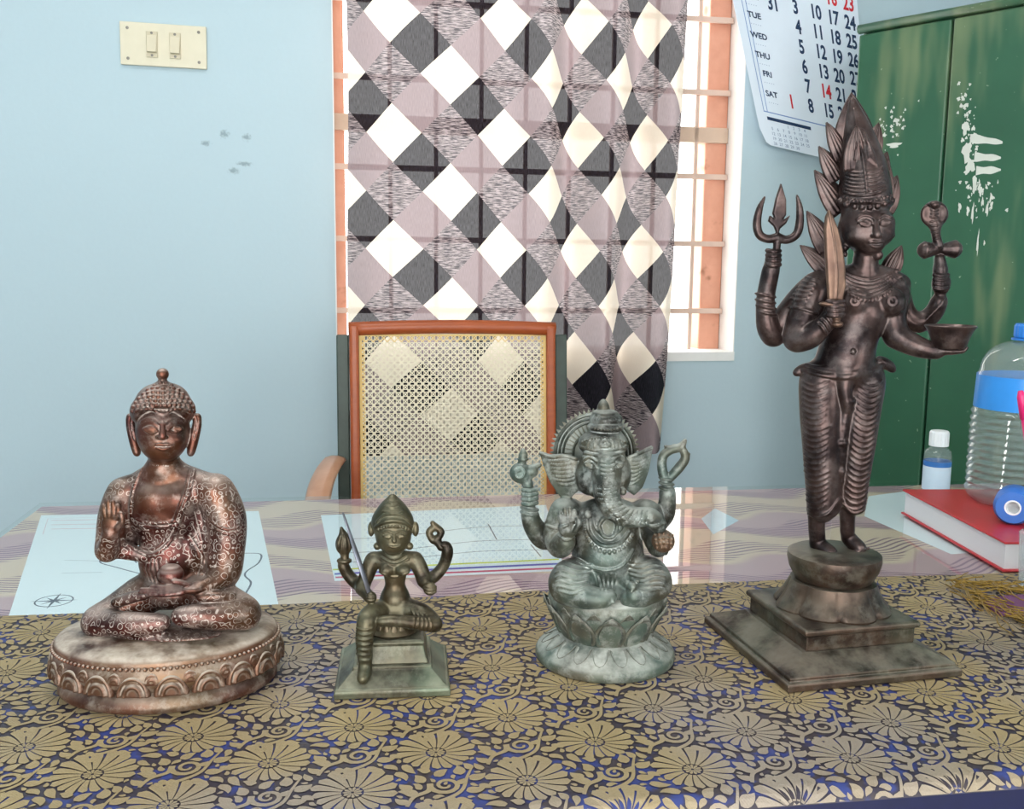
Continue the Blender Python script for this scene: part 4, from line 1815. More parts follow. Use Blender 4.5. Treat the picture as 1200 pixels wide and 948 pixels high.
def face_features(S, brows, eyes, nose, mouth, m=0.0, r=1.0):
    for b in brows:
        S.draw(b, 1.5 * r, .9, m)
    for (x, y, rx, ry, rot) in eyes:
        p = S.front([(x, y)])[0]
        if p is not None:
            d = (p[1] - S.Yc) / S.k
            S.ell(x, y, d + .5 * r, rx, ry, 2.4 * r, .6, m, rot=rot)
        a = math.radians(rot)
        f_ = lambda u, v: (x + u * math.cos(a) - v * math.sin(a), y + u * math.sin(a) + v * math.cos(a))
        S.draw([f_(-rx * 1.15, 0), f_(-rx * .4, -ry * 1.05), f_(rx * .4, -ry * 1.05), f_(rx * 1.15, 0)], 1.15 * r, .4, m)
        S.draw([f_(-rx * 1.15, 0), f_(-rx * .3, ry * .95), f_(rx * .4, ry * .9), f_(rx * 1.15, 0)], 1.0 * r, .4, m)


# ------------------------------------------------------------------ robed seated statue
M_cop = bronze('red_copper_bronze', srgb(50, 23, 22), srgb(88, 43, 36), srgb(204, 192, 182), .7, .5, engrave=.66, eng_scale=150, metal=.72, rough=.30, green=srgb(132, 100, 66), green_amt=.28, film=.22)
M_copbase = bronze('dusty_copper_base', srgb(66, 38, 31), srgb(104, 68, 52), srgb(200, 190, 176), .8, .8, film=.35, metal=.6, rough=.36, seed=3.0, green=srgb(120, 104, 76), green_amt=.5)
YB = .905
bc = aty(194, 800, YB)
brt = thing('seated_robed_statue', 'reddish bronze seated robed figure with raised hand on an oval lotus base', 'statue', T3((bc[0] + .008, YB - .009, ZS)))
BYAW = math.radians(9)
B = Sculpt(YB, 84, 312, 428, 762, -82, 48, .00095)
# hair cap first, face opening cut away, then the head
B.ell(191, 481, 0, 37, 24, 37, 2)
B.ell(191, 464, 1, 27, 16, 27, 9)
B.ell(191, 524, -44, 52, 46, 40, 2, cut=True)
B.tube([(190.5, 455, 1, 11), (190.5, 446, 1, 5)], 5)
B.ball(190.5, 438.5, 1, 7.2, 1.0)
for yy, hw in ((449, 10), (454, 18), (459, 23), (464, 28), (469, 32), (474, 35), (479, 36)):
    B.beads([(191 - hw, yy + 3), (191 - hw * .5, yy + .5), (191, yy + 1.5), (191 + hw * .5, yy + .5), (191 + hw, yy + 3)], 2.7, 1.0, .4, sink=.4)
B.ell(191, 504, -6, 30.5, 38, 32, 2)
B.ell(191, 522, -16, 22, 17, 21, 6)
B.ell(177, 515, -20, 11, 10, 12, 6)
B.ell(205, 515, -20, 11, 10, 12, 6)
B.draw([(157, 484), (165, 480), (178, 480), (191, 485), (204, 480), (217, 480), (225, 484)], 1.2, 1.0)
B.tube([(190.5, 495, -36.5, 2.4), (190.5, 505, -40, 3.0), (190.5, 512, -41.5, 4.2)], 2.0)
B.ell(186.5, 512.5, -38, 3, 2.4, 3, 1.2)
B.ell(194.5, 512.5, -38, 3, 2.4, 3, 1.2)
face_features(B, ([(165, 495), (172, 491), (181, 491), (187.5, 497)], [(193.5, 497), (200, 491), (209, 490), (217, 494)]),
              ((176, 504, 7.5, 3.6, 8), (205.5, 503, 8, 3.8, -6)), None, None)
B.draw([(183, 521.5), (188, 520.5), (191, 521.5), (194, 520.5), (199, 521.5)], 1.5, .6)
B.draw([(185, 525), (191, 526.5), (197, 525)], 1.7, .8)
B.draw([(182, 523.3), (191, 523.8), (200, 523.3)], .9, .4, cut=True)
for sx, x0 in ((-1, 153.5), (1, 230.5)):
    e_ = lambda dx, y, d, r: (x0 - sx * dx, y, d, r)
    B.tube([e_(-1, 488, 4, 4), e_(0, 500, 3, 5.0), e_(4, 518, 1, 5.2), e_(7, 531, 0, 4.2)], 2)
    B.draw([(x0 - sx * 1, 489), (x0 + sx * 0, 500), (x0 - sx * 4, 515)], 1.2, .5, cut=True)
# neck and trunk
B.tube([(192, 545, 0, 18), (191, 528, -4, 15)], 6)
B.tube([(192, 553, 4, 18), (160, 570, 4, 16)], 10)
B.tube([(192, 553, 4, 18), (232, 568, 4, 18)], 10)
B.ell(196, 596, 4, 52, 44, 29, 10)
B.ell(200, 655, 6, 38, 45, 30, 12)
B.ell(200, 690, 8, 52, 24, 34, 10)
B.ell(180, 585, -12, 20, 16, 14, 10)
B.ell(208, 585, -12, 20, 16, 14, 10)
# arm with the raised hand
B.tube([(146, 578, 2, 20), (136, 604, -4, 19), (129, 634, -12, 15), (125, 646, -22, 12)], 7)
B.tube([(126, 646, -24, 11.5), (128, 634, -36, 10), (130, 624, -43, 8.5)], 4)
B.ell(130, 615, -46, 11.5, 13, 5, 3)
for i, (xx, ty) in enumerate(((121.5, 592), (127, 587.5), (132.5, 588), (138, 592))):
    B.tube([(124 + i * 4.2, 607, -47, 3.3), (xx + .8, 599, -48, 3.1), (xx, ty, -46, 2.5)], 1.0)
B.tube([(138, 619, -48, 3.6), (143.5, 611, -50, 3.2), (142, 602, -50, 2.6)], 1.2)
B.tube([(134, 640, -14, 12), (150, 646, -12, 9), (170, 652, -14, 6)], 6)
# covered arm down to the lap
B.tube([(252, 576, 2, 22), (265, 606, -2, 22), (266, 640, -8, 20), (262, 668, -18, 18)], 8)
B.ell(264, 662, -8, 19, 30, 20, 8)
B.tube([(262, 672, -22, 15), (246, 686, -38, 10), (230, 690, -46, 8)], 5)
B.ell(222, 690, -50, 17, 5.5, 10, 3)
for i, (yy, xe) in enumerate(((687, 178), (690.5, 166), (694, 164), (697.5, 172))):
    B.tube([(214, 688 + i * 2.2, -52 - i * 1.6, 3.4), (195, (688 + i * 2.2 + yy) / 2 + .8, -56 - i * 1.6, 3.1), (xe, yy, -56 - i * 1.4, 2.3)], 1.0)
B.tube([(222, 686, -52, 3.6), (210, 682, -58, 3.2), (203, 681.5, -60, 2.5)], 1.0)
B.ell(200, 673, -46, 15, 11, 14, 1.5)
B.ell(200, 665.5, -46, 11, 4.5, 10, 1.5)
B.ell(238, 640, 0, 20, 50, 14, 8)
B.ell(152, 612, 6, 14, 34, 14, 8)
# crossed legs
B.tube([(165, 700, -4, 24), (136, 720, -18, 22), (116, 728, -32, 18)], 8)
B.tube([(237, 695, -4, 25), (266, 710, -14, 23), (286, 718, -26, 19)], 8)
B.tube([(112, 730, -38, 15), (150, 732, -55, 14), (190, 730, -58, 10)], 8)
B.tube([(288, 720, -32, 16), (250, 722, -52, 15), (212, 722, -58, 11)], 8)
B.tube([(236, 700, -50, 6), (256, 699, -46, 6), (272, 698, -36, 5)], 3)
B.tube([(136, 706, -40, 6), (155, 700, -46, 6), (172, 697, -48, 5)], 3)
B.ell(198, 742, -40, 62, 8, 26, 6)
# garment edges and folds
B.draw([(228, 550), (222, 574), (212, 602), (203, 628), (190, 644), (176, 650), (160, 645), (150, 638)], 2.0, .8)
B.draw([(223, 549), (217, 574), (208, 600), (199, 623), (188, 638), (176, 644), (163, 640)], 1.4, .8)
B.draw([(159, 608), (170, 612), (184, 613.5), (207, 611)], 1.4, .6)
B.draw([(159, 613), (170, 617), (184, 618), (206, 616)], 1.3, .6)
B.draw([(168, 548), (160, 562), (154, 585), (153, 605)], 1.5, .8)
B.draw([(247, 611), (258, 618), (270, 621), (280, 617)], 1.6, .8)
B.draw([(247, 616), (258, 623), (270, 626), (280, 622)], 1.2, .8)
for i in range(3):
    B.draw([(228 - 3 * i, 600 + 14 * i), (236, 632 + 10 * i), (240 - 4 * i, 660 + 6 * i)], 1.2, .8, cut=True)
for i in range(4):
    B.draw([(172 + 4 * i, 655), (170 + 5 * i, 668), (176 + 4 * i, 682)], 1.0, .8, cut=True)
for i in range(5):
    B.draw([(180 + 7 * i, 742), (186 + 6 * i, 750), (196 + 3 * i, 755)], 1.0, .7)
o_ = B.build('figure', M_cop, brt)
pix_zone(B, o_, brt, [([(140, 420), (240, 420), (240, 545), (140, 545)], 0.0), ([(168, 545), (157, 570), (156, 608), (184, 613), (207, 610), (226, 548)], 0.0),
                      ([(116, 584), (146, 584), (147, 622), (136, 630), (118, 628)], 0.0), ([(160, 660), (216, 660), (240, 682), (240, 702), (160, 702)], 0.0)], 1.0)
del B
kB = YB / FPX
a_, b_ = 135 * kB, 106 * kB
oval = lambda prof: [(r_, z_) for r_, z_ in prof]
lathe('base_foot', [(0, 0), (.93, 0), (.945, .002), (.94, .006), (.90, .012), (.86, .017), (0, .017)], M_copbase, brt, 72, a_, b_, M=Matrix.Rotation(BYAW, 4, 'Z'))
lot = lathe('lotus_band', [(0, .0165), (.85, .0165), (.93, .020), (.985, .026), (.995, .032), (.97, .038), (.94, .043), (0, .043)], M_copbase, brt, 72, a_, b_, M=Matrix.Rotation(BYAW, 4, 'Z'))
lathe('seat_top', [(0, .0425), (.95, .0425), (.955, .046), (.93, .049), (.86, .0515), (.6, .054), (0, .056)], M_copbase, brt, 72, a_, b_, M=Matrix.Rotation(BYAW, 4, 'Z'))
pm = leaf_mesh('petal', .0300, .0190, .0040, M_copbase, arch=True, rim=.0024, nu=22, nv=18)
ring_of('petal', pm, lot, 20, a_ * .968, b_ * .968, .0185, math.radians(-4), math.radians(9), BYAW)
pm2 = leaf_mesh('petal', .0150, .0110, .0038, M_copbase, arch=True, rim=.0015, nu=10, nv=8)
ring_of('small_petal', pm2, lot, 20, a_ * .958, b_ * .958, .0285, math.radians(-2), 0, BYAW)
bead_ring('bead_border', 120, a_ * .965, b_ * .965, .0425, .0020, M_copbase, brt, BYAW)

# ------------------------------------------------------------------ small seated statue
M_olive = bronze('olive_bronze', srgb(40, 32, 24), srgb(82, 69, 50), srgb(150, 148, 122), .6, .22, metal=.65, rough=.34, film=.2, seed=5.0, green=srgb(104, 108, 84), green_amt=.35)
M_olivb = bronze('olive_base_bronze', srgb(48, 44, 34), srgb(88, 84, 66), srgb(160, 162, 142), .6, .45, metal=.55, rough=.36, film=.3, seed=5.5, green=srgb(104, 124, 104), green_amt=.6)
YM = .905
mc = aty(463, 790, YM)
mrt = thing('small_seated_statue', 'small greenish bronze four-armed seated figure on a stepped square base', 'statue', T3((-.113, .910, ZS)))
MY = math.radians(6)
S = Sculpt(YM, 386, 536, 574, 812, -62, 34, .0008)
# head with tall pointed headdress
S.ell(461, 628, -2, 21, 20, 20, 3)
S.ell(460, 612, 2, 25, 22, 20, 5)
S.tube([(460, 606, 2, 21), (460, 594, 2, 11), (460, 583, 2, 3.5)], 4)
S.ell(461, 638, -8, 15, 10, 13, 4)
for yy, hw in ((588, 5), (593, 8), (599, 11)):
    S.draw([(460 - hw, yy), (460, yy + 2), (460 + hw, yy)], 1.5, .5)
S.draw([(440, 618), (450, 612), (461, 610), (472, 612), (482, 618)], 2.0, .7)
S.draw([(441, 612), (450, 604), (461, 602), (471, 604), (481, 612)], 1.4, .6)
S.beads([(440, 622), (450, 618), (461, 617), (472, 618), (482, 622)], 1.6, 1.0, .4)
for sx in (-1, 1):
    S.ell(461 + sx * 26, 620, 2, 4, 9, 5, 2)
    S.ball(461 + sx * 19, 640, -6, 4.5, 1.5)
S.tube([(462, 626, -21, 1.8), (462, 634, -24, 2.8)], 1.2)
face_features(S, ([(448, 625), (454, 622.5), (460, 625)], [(464, 625), (470, 622.5), (476, 625)]), ((454.5, 628.5, 4.5, 2, 4), (469.5, 628.5, 4.5, 2, -4)), None, None, r=.8)
S.draw([(456, 640), (462, 641), (468, 640)], 1.5, .5)
# trunk
S.tube([(462, 652, 0, 9), (462, 645, -2, 9)], 3)
S.tube([(440, 656, 0, 9), (462, 655, 0, 10), (485, 656, 0, 9)], 4)
S.ell(462, 661, -2, 21, 11, 13, 3)
S.ell(453, 668, -12, 9, 7, 7, 3)
S.ell(472, 668, -12, 9, 7, 7, 3)
S.tube([(463, 668, 0, 14), (463, 684, 0, 10.5), (463, 696, 0, 14), (463, 706, 0, 19)], 3)
S.ell(463, 702, -10, 12, 8, 8, 4)
for yy, hw in ((655, 14), (659, 17), (673, 21)):
    S.draw([(462 - hw, yy - 4), (462, yy + 3), (462 + hw, yy - 4)], 1.1, .5)
# arms
S.tube([(437, 655, 0, 8.5), (432, 668, -2, 8.5), (427, 682, -4, 7.5), (424, 690, -8, 7)], 2.5)
S.tube([(426, 688, -6, 7), (416, 682, 4, 6.5), (407, 672, 4, 6), (402, 662, 2, 6)], 3)
S.ell(403.5, 657, 2, 9, 4, 7, 2)
S.tube([(424, 690, -10, 7), (430, 696, -20, 6), (434, 701, -26, 5.5)], 3)
S.ell(435, 700, -27, 6.5, 7, 6, 2)
for i in range(3):
    S.draw([(430, 697 + 3 * i), (435, 698 + 3 * i), (440, 697 + 3 * i)], 1.1, .4)
S.tube([(487, 655, 0, 8.5), (493, 668, -2, 8.5), (497, 680, -6, 7.5)], 2.5)
S.tube([(496, 680, -6, 7.5), (508, 676, 2, 6.5), (519, 664, 4, 6), (524, 650, 2, 6), (524, 642, 0, 5.5)], 3)
S.ell(521, 638, 0, 7, 4, 6, 2)
S.tube([(497, 682, -10, 7), (502, 689, -18, 6)], 3)
S.ell(504, 690, -22, 8, 8, 7, 2)
for i in range(3):
    S.draw([(498, 687 + 3.4 * i), (504, 688.5 + 3.4 * i), (511, 687 + 3.4 * i)], 1.1, .4)
# legs: one hanging, one folded across
S.ell(462, 717, -2, 30, 12, 22, 5)
S.tube([(448, 718, -8, 13), (437, 720, -28, 12), (430, 726, -40, 10.5)], 5)
S.tube([(430, 728, -42, 10.5), (427, 750, -44, 9.5), (428, 775, -44, 7.5)], 4)
S.tube([(428, 780, -44, 7), (427, 790, -50, 6.5), (425, 796, -56, 5.5)], 3)
for yy in range(736, 778, 6):
    S.draw([(418, yy), (427, yy + 2), (437, yy)], 1.3, .5, r1=1.1)
S.tube([(474, 713, -6, 12), (494, 719, -14, 11), (508, 730, -22, 9)], 5)
S.tube([(510, 732, -26, 8.5), (488, 730, -36, 7), (462, 727, -42, 6), (446, 728, -44, 5)], 4)
for i in range(5):
    S.draw([(482 + i * 5, 714 + i * 2), (486 + i * 5, 724 + i * 2), (484 + i * 5, 736 + i)], 1.0, .5)
S.build('figure', M_olive, mrt)
kM = S.k
del S
S = Sculpt(YM, 392, 424, 612, 668, -14, 14, .0008)
S.ell(403, 638, 2, 10, 13, 8, 2)
S.tube([(403, 630, 2, 7), (400, 619, 2, 2)], 3)
S.tube([(404, 648, 2, 5), (404, 660, 2, 5)], 2)
for i in range(4):
    S.draw([(395 + 5 * i, 648), (396 + 4.6 * i, 636), (400 + 2 * i, 626)], 1.0, .5)
S.build('held_flower', M_olive, mrt)
S = Sculpt(YM, 494, 532, 606, 648, -12, 12, .0008)
S.tube([(510, 617, 0, 4), (503, 624, 0, 4), (509, 634, 0, 4), (517, 624, 0, 4), (510, 617, 0, 4)], 1)
S.tube([(510, 617, 0, 4), (507, 613, 0, 3)], 1)
S.tube([(511, 632, 0, 4.5), (517, 641, 0, 5)], 2)
S.build('held_drum', M_olive, mrt)
M_blade = plain('grey_blade_steel', srgb(128, 130, 140), .35, .8, var=.2)
bl = [YM - .022, YM - .006]
W(tube('held_blade', [aty(434, 698, YM - .022), aty(418, 650, YM - .010), aty(402, 601, YM + .004)], [.0028, .0030, .0012], M_blade, None, 8, .4), mrt)
prism_tiers('plinth', [(.0535, 0), (.0535, .006), (.0520, .0085), (.0500, .0090), (.0365, .021), (.0370, .0235), (.0350, .0245)], M_olivb, mrt, MY)
prism_tiers('step', [(.0335, .0240), (.0315, .030), (.0290, .040), (.0300, .044), (.0270, .0455)], M_olivb, mrt, MY)
ct = lathe('lotus_seat', [(0, .045), (.0235, .045), (.0265, .048), (.0240, .052), (.0220, .056), (.0255, .060), (.0270, .0635), (.024, .067), (0, .068)], M_olive, mrt, 40)
pm = leaf_mesh('petal', .0085, .012, .002, M_olive, arch=True, nu=8, nv=8)
ring_of('petal', pm, ct, 18, .0232, .0232, .0475, math.radians(-8))
tube('back_stay', [(.0, .02, .045), (.0, .026, .09), (.0, .018, .10)], .004, M_olive, mrt)

# ------------------------------------------------------------------ elephant-headed statue
M_verd = bronze('verdigris_bronze', srgb(40, 40, 36), srgb(80, 76, 62), srgb(196, 202, 196), .95, .5, metal=.5, rough=.40, film=.36, seed=9.0, green=srgb(100, 120, 112), green_amt=.5)
YG = .962
gc = aty(708, 790, YG)
grt = thing('elephant_headed_statue', 'grey-green bronze elephant-headed seated figure with round halo on a lotus base', 'statue', T3((gc[0], YG + .001, ZS)))
G = Sculpt(YG, 604, 800, 464, 722, -72, 40, .0009)
# trunk of the body, belly, legs
G.ell(712, 646, -4, 43, 38, 40, 6)
G.ell(712, 612, 2, 48, 30, 32, 10)
G.ell(712, 690, 0, 62, 22, 44, 8)
G.tube([(690, 680, -10, 24), (672, 680, -24, 25), (664, 684, -36, 20)], 8)
G.tube([(738, 678, -10, 24), (757, 676, -24, 24), (768, 682, -36, 18)], 8)
G.tube([(662, 692, -40, 15), (688, 700, -54, 13), (708, 702, -58, 10)], 7)
G.tube([(770, 688, -40, 14), (752, 698, -50, 12), (736, 702, -54, 9)], 7)
G.ell(711, 699, -56, 12, 9, 10, 3)
for i in range(4):
    G.ball(703 + 5 * i, 705, -64, 2.6, 1)
# small mouse at the feet
G.ell(743, 699, -60, 9, 10, 8, 2)
G.ell(741, 687, -62, 6, 6, 7, 2)
G.ball(735.5, 683, -60, 3.2, 1)
G.ball(746.5, 682, -60, 3.2, 1)
G.tube([(741, 690, -68, 2.5), (740, 694, -70, 1.4)], 1)
# head, cheeks, trunk, tusk
G.ell(707, 552, -10, 31, 31, 30, 4)
G.ell(690, 562, -18, 15, 18, 16, 6)
G.ell(724, 560, -18, 14, 18, 16, 6)
G.ell(694, 538, -24, 13, 9, 10, 5)
G.ell(722, 537, -24, 12, 9, 10, 5)
G.tube([(712, 541, -32, 15), (711, 560, -42, 15), (711, 578, -49, 13.5), (717, 594, -53, 12), (730, 604, -55, 11), (747, 606, -54, 10.2), (762, 606, -52, 9.5), (772, 616, -50, 9)], 5)
for i, (xa, ya, xb, yb) in enumerate(((700, 572, 722, 570), (700, 578, 723, 576), (701, 584, 724, 582), (704, 590, 727, 587), (708, 597, 730, 592), (714, 603, 734, 595), (722, 609, 739, 597), (731, 613, 744, 598), (740, 615, 749, 598), (748, 615, 754, 598), (756, 615, 760, 598))):
    G.draw([(xa, ya), ((xa + xb) / 2 + 1, (ya + yb) / 2 + 2), (xb, yb)], 1.0, .5, cut=True)
G.beads([(707, 560), (707, 578), (712, 594), (726, 606), (745, 610), (758, 609)], 1.5, 1.0, .3)
G.tube([(697, 566, -30, 5), (694, 575, -38, 4.6), (700, 580, -44, 3.6)], 2)
G.ball(730, 576, -34, 4.5, 2)
face_features(G, ([(683, 541), (690, 536), (699, 541)], [(718, 540), (726, 535), (733, 540)]), ((692, 546, 7, 3.2, 22), (725, 546, 6.5, 3.2, -18)), None, None)
for i in range(4):
    G.draw([(704, 541 + 5 * i), (712, 543 + 5 * i), (720, 541 + 5 * i)], 1.2, .5)
# ears
G.plate([(631, 530), (645, 533), (660, 531), (677, 536), (682, 552), (680, 572), (667, 584), (656, 580), (645, 564), (637, 546)], -2, 3.2, 3, bulge=5, yaw=-16)
G.plate([(732, 536), (745, 530), (766, 523), (764, 536), (759, 552), (752, 570), (742, 580), (732, 572), (728, 552)], -2, 3.2, 3, bulge=5, yaw=16)
G.draw([(632, 531), (646, 536), (660, 534), (676, 538)], 2.0, .8)
G.draw([(734, 537), (747, 532), (764, 525)], 2.0, .8)
for i in range(7):
    G.draw([(642 + 2.2 * i, 540 + 4.6 * i), (655 + 1.6 * i, 541 + 4.6 * i), (668 + i, 539 + 4.6 * i)], .9, .5)
    G.draw([(741 - .5 * i, 540 + 4.6 * i), (749 - 1.0 * i, 539 + 4.6 * i), (759 - 1.6 * i, 534 + 4.6 * i)], .9, .5)
# crown
G.ell(707, 520, -8, 29.5, 17, 29, 3)
G.ell(710, 500, -5, 22, 7, 22, 2)
G.ell(710, 491, -4, 19.5, 10, 19, 3)
G.ell(709, 484, -4, 15, 5, 15, 2)
G.tube([(707, 482, -4, 6.5), (707, 476, -4, 6), (707, 470, -4, 2)], 2)
G.draw([(679, 529), (692, 533), (707, 535), (722, 533), (735, 529)], 2.0, .6)
G.draw([(680, 523), (692, 527), (707, 529), (722, 527), (734, 523)], 1.4, .6)
G.beads([(690, 500), (700, 503), (710, 504), (720, 503), (731, 500)], 1.9, 1.0, .4)
G.beads([(682, 518), (694, 514), (707, 513), (720, 514), (732, 518)], 1.6, 1.0, .4)
G.draw([(703, 521), (709, 524), (715, 521), (709, 517), (703, 521)], 1.4, .5)
for i in range(6):
    G.draw([(688 + 8 * i, 524), (690 + 7 * i, 516), (694 + 6 * i, 509)], 1.0, .5)
# arms: two raised behind, two in front
G.tube([(668, 600, 10, 17), (650, 622, 12, 15), (637, 630, 10, 13), (625, 616, 5, 11), (620, 600, 1, 9)], 5)
G.ell(621, 582, 0, 10, 14, 10, 4)
for i in range(4):
    G.tube([(613, 574 + 5.4 * i, -8, 2.8), (621, 575 + 5.4 * i, -11, 2.8), (629, 573 + 5.4 * i, -7, 2.6)], .8)
for yy in (596, 601):
    G.ell(620.5, yy, 1, 12, 2.4, 11.5, 1, rot=8)
G.tube([(662, 600, -4, 18), (653, 624, -12, 15), (656, 640, -24, 13), (663, 634, -36, 11)], 5)
G.ell(666, 618, -44, 12, 13, 5.5, 3)
for i, (xx, ty) in enumerate(((656.5, 601), (662, 596.5), (667.5, 596), (673, 599))):
    G.tube([(659 + i * 4.4, 611, -46, 3.4), (xx + .5, 605, -47, 3.2), (xx, ty, -46, 2.6)], .8)
G.tube([(674, 622, -48, 3.6), (678.5, 614, -50, 3), (677, 607, -50, 2.5)], 1)
G.draw([(654, 628), (664, 633), (675, 629)], 1.6, .6)
G.tube([(754, 600, 8, 16), (768, 610, 10, 13), (779, 602, 6, 10.5), (782, 588, 3, 9), (782, 576, 1, 8)], 5)
G.ell(782, 578, 0, 9, 10, 9, 3)
for yy in (560.5, 566.5, 572):
    G.ell(781, yy, 0, 10, 2.5, 9.5, 1, rot=6)
G.tube([(758, 602, -6, 17), (765, 622, -14, 14), (771, 640, -28, 12)], 5)
G.ell(772, 640, -34, 13, 12, 11, 4)
for i in range(4):
    G.tube([(765 + 5 * i, 648, -44, 2.8), (766 + 5.2 * i, 641, -50, 2.8), (768 + 4.8 * i, 635, -51, 2.4)], .8)
for (x_, y_) in ((652, 616), (766, 614)):
    G.draw([(x_ - 14, y_ - 1), (x_, y_ + 3), (x_ + 13, y_ - 1)], 1.8, .6)
# ornaments and folds
G.draw([(687, 602), (690, 622), (700, 636), (713, 640), (727, 636), (737, 624)], 2.4, .8)
G.beads([(684, 606), (688, 628), (698, 642), (713, 647), (729, 642), (741, 628)], 2.7, 1.02, .3)
G.draw([(695, 605), (699, 620), (712, 630), (726, 622), (731, 612)], 1.6, .7)
G.draw([(702, 616), (706, 609), (713, 607), (720, 609), (723, 617), (720, 627), (713, 630), (706, 627), (702, 616)], 2.2, .8)
G.ball(689, 603, -38, 5, 2)
G.draw([(676, 656), (692, 664), (712, 668), (730, 662), (742, 645)], 2.2, .8)
for i in range(7):
    G.draw([(694 - i * 1.5, 662 + i * 5.0), (678 - i * 1.2, 663 + i * 5.6), (660 - i * .6, 657 + i * 6.0), (650 + i * .5, 660 + i * 5.6)], 1.25, .7)
    G.draw([(734 + i * 1.5, 658 + i * 5.2), (750 + i * 1.1, 660 + i * 5.6), (766 + i * .6, 656 + i * 5.8), (780 - i * .3, 660 + i * 5.2)], 1.25, .7)
for i in range(5):
    G.draw([(698 + i * 6, 672), (700 + i * 5, 682), (702 + i * 4.4, 692)], 1.1, .6)
G.build('figure', M_verd, grt)
del G
S = Sculpt(YG, 592, 640, 520, 582, -18, 16, .0008)
S.ell(610, 554, -1, 13, 12.5, 9, 2)
S.ell(624, 552, -1, 7, 8, 7, 3)
S.tube([(624, 548, -1, 4), (632, 545, -1, 3)], 2)
S.tube([(616, 560, -1, 7), (620, 574, -1, 6)], 3)
S.tube([(611, 544, -1, 4), (613, 534, -1, 5), (613, 527, -1, 1.8)], 1.5)
S.ell(613, 538, -1, 7, 2.2, 6, 1)
S.draw([(602, 549), (609, 546), (615, 551), (613, 559), (606, 560), (604, 554), (609, 552)], 1.1, .5)
S.build('held_conch', M_verd, grt)
S = Sculpt(YG, 768, 812, 508, 572, -14, 14, .0008)
S.tube([(781, 566, 0, 6), (776, 550, 0, 5.5), (777, 535, 0, 5), (786, 527, 0, 5), (797, 524, 0, 4.6), (803, 516, 0, 2)], 1.5)
S.tube([(783, 562, 0, 5), (795, 549, 0, 5.5), (803, 537, 0, 5), (800, 526, 0, 4)], 1.5)
S.tube([(786, 527, 0, 4), (780, 523, 0, 2)], 1.5)
S.tube([(803, 536, 0, 4), (807, 532, 0, 2)], 1.5)
S.build('held_noose', M_verd, grt)
M_sweet = bronze('brown_bronze', srgb(78, 58, 46), srgb(112, 88, 66), srgb(190, 186, 170), .8, .5, metal=.5, rough=.45, seed=2.0)
S = Sculpt(YG, 756, 796, 616, 656, -70, -26, .0008)
S.ball(777, 634, -49, 13, 1)
for i in range(4):
    S.beads([(767 + i * 1, 627 + 5 * i), (777, 625.5 + 5.4 * i), (788 - i * .6, 627 + 5 * i)], 1.7, 1.3, .4)
S.build('held_sweet', M_sweet, grt)
# halo behind the crown
kG = YG / FPX
hp = aty(697, 531, YG + 20 * kG) - np.array([gc[0], YG + .001, ZS])
RH = 50 * kG
HM = T3(hp) @ Matrix.Rotation(math.pi / 2, 4, 'X')
hl = lathe('halo', [(0, -.002), (RH, -.002), (RH * 1.0, .0015), (RH * .95, .004), (RH * .91, .0015), (RH * .89, .0015), (RH * .86, .0038), (RH * .82, .0015), (RH * .80, .0015), (RH * .77, .0036), (RH * .73, .0012), (RH * .56, .0008), (RH * .53, .003), (RH * .49, .001), (0, .001)], M_verd, grt, 72, M=HM)
bm = bmesh.new()
for k in range(34):
    a = math.radians(-12) + math.radians(204) * k / 33
    M = T3(hp) @ Matrix.Rotation(-a, 4, 'Y') @ T3((RH * .985, 0, 0))
    q = [M @ Vector(p) for p in ((-.001, -.002, -.0024), (-.001, -.002, .0024), (-.001, .002, .0024), (-.001, .002, -.0024), (.0052, 0, 0))]
    vs = [bm.verts.new(p) for p in q]
    for f in ((0, 1, 4), (1, 2, 4), (2, 3, 4), (3, 0, 4), (3, 2, 1, 0)):
        bm.faces.new([vs[i] for i in f])
bm_obj('halo_teeth', bm, M_verd, hl)
bm = bmesh.new()
for k in range(40):
    a = 2 * math.pi * k / 40
    p0, p1 = RH * .55, RH * .74
    tube_bm(bm, [tuple(T3(hp) @ Matrix.Rotation(-a, 4, 'Y') @ Vector((p, -.0015, 0))) for p in (p0, p1)], .0009, 5)
bm_obj('halo_rays', bm, M_verd, hl)
# lotus base
M_verdb = bronze('dusty_verdigris_base', srgb(62, 66, 60), srgb(92, 88, 74), srgb(196, 198, 190), .8, .85, metal=.4, rough=.5, film=.4, seed=4.0, green=srgb(92, 120, 110), green_amt=.5)
lathe('base_skirt', [(0, 0), (.0700, 0), (.0712, .002), (.0712, .0065), (.0690, .0105), (.060, .017), (.050, .0225), (.0455, .026), (0, .026)], M_verdb, grt, 72)
lb = lathe('lotus_bowl', [(0, .025), (.0450, .025), (.0470, .030), (.0525, .040), (.0570, .052), (.0590, .062), (.0585, .069), (.0555, .0715), (0, .074)], M_verdb, grt, 64)
pm = leaf_mesh('petal', .0310, .0385, -.0012, M_verdb, nu=16, nv=16, rim=.0034, curl=.0060, base=.3)
ring_of('petal', pm, lb, 11, .0462, .0462, .0285, math.radians(20), math.radians(8))
pm = leaf_mesh('petal', .0290, .0345, -.001, M_verdb, nu=14, nv=14, rim=.0024, curl=.0035, base=.3)
ring_of('back_petal', pm, lb, 11, .0462, .0462, .0330, math.radians(19), math.radians(8 + 16.36))
pm = leaf_mesh('petal', .0165, .0205, .0032, M_verdb, nu=10, nv=10, arch=True, curl=.001)
ring_of('base_petal', pm, grt, 18, .0478, .0478, .0245, math.radians(180 - 58), 0)

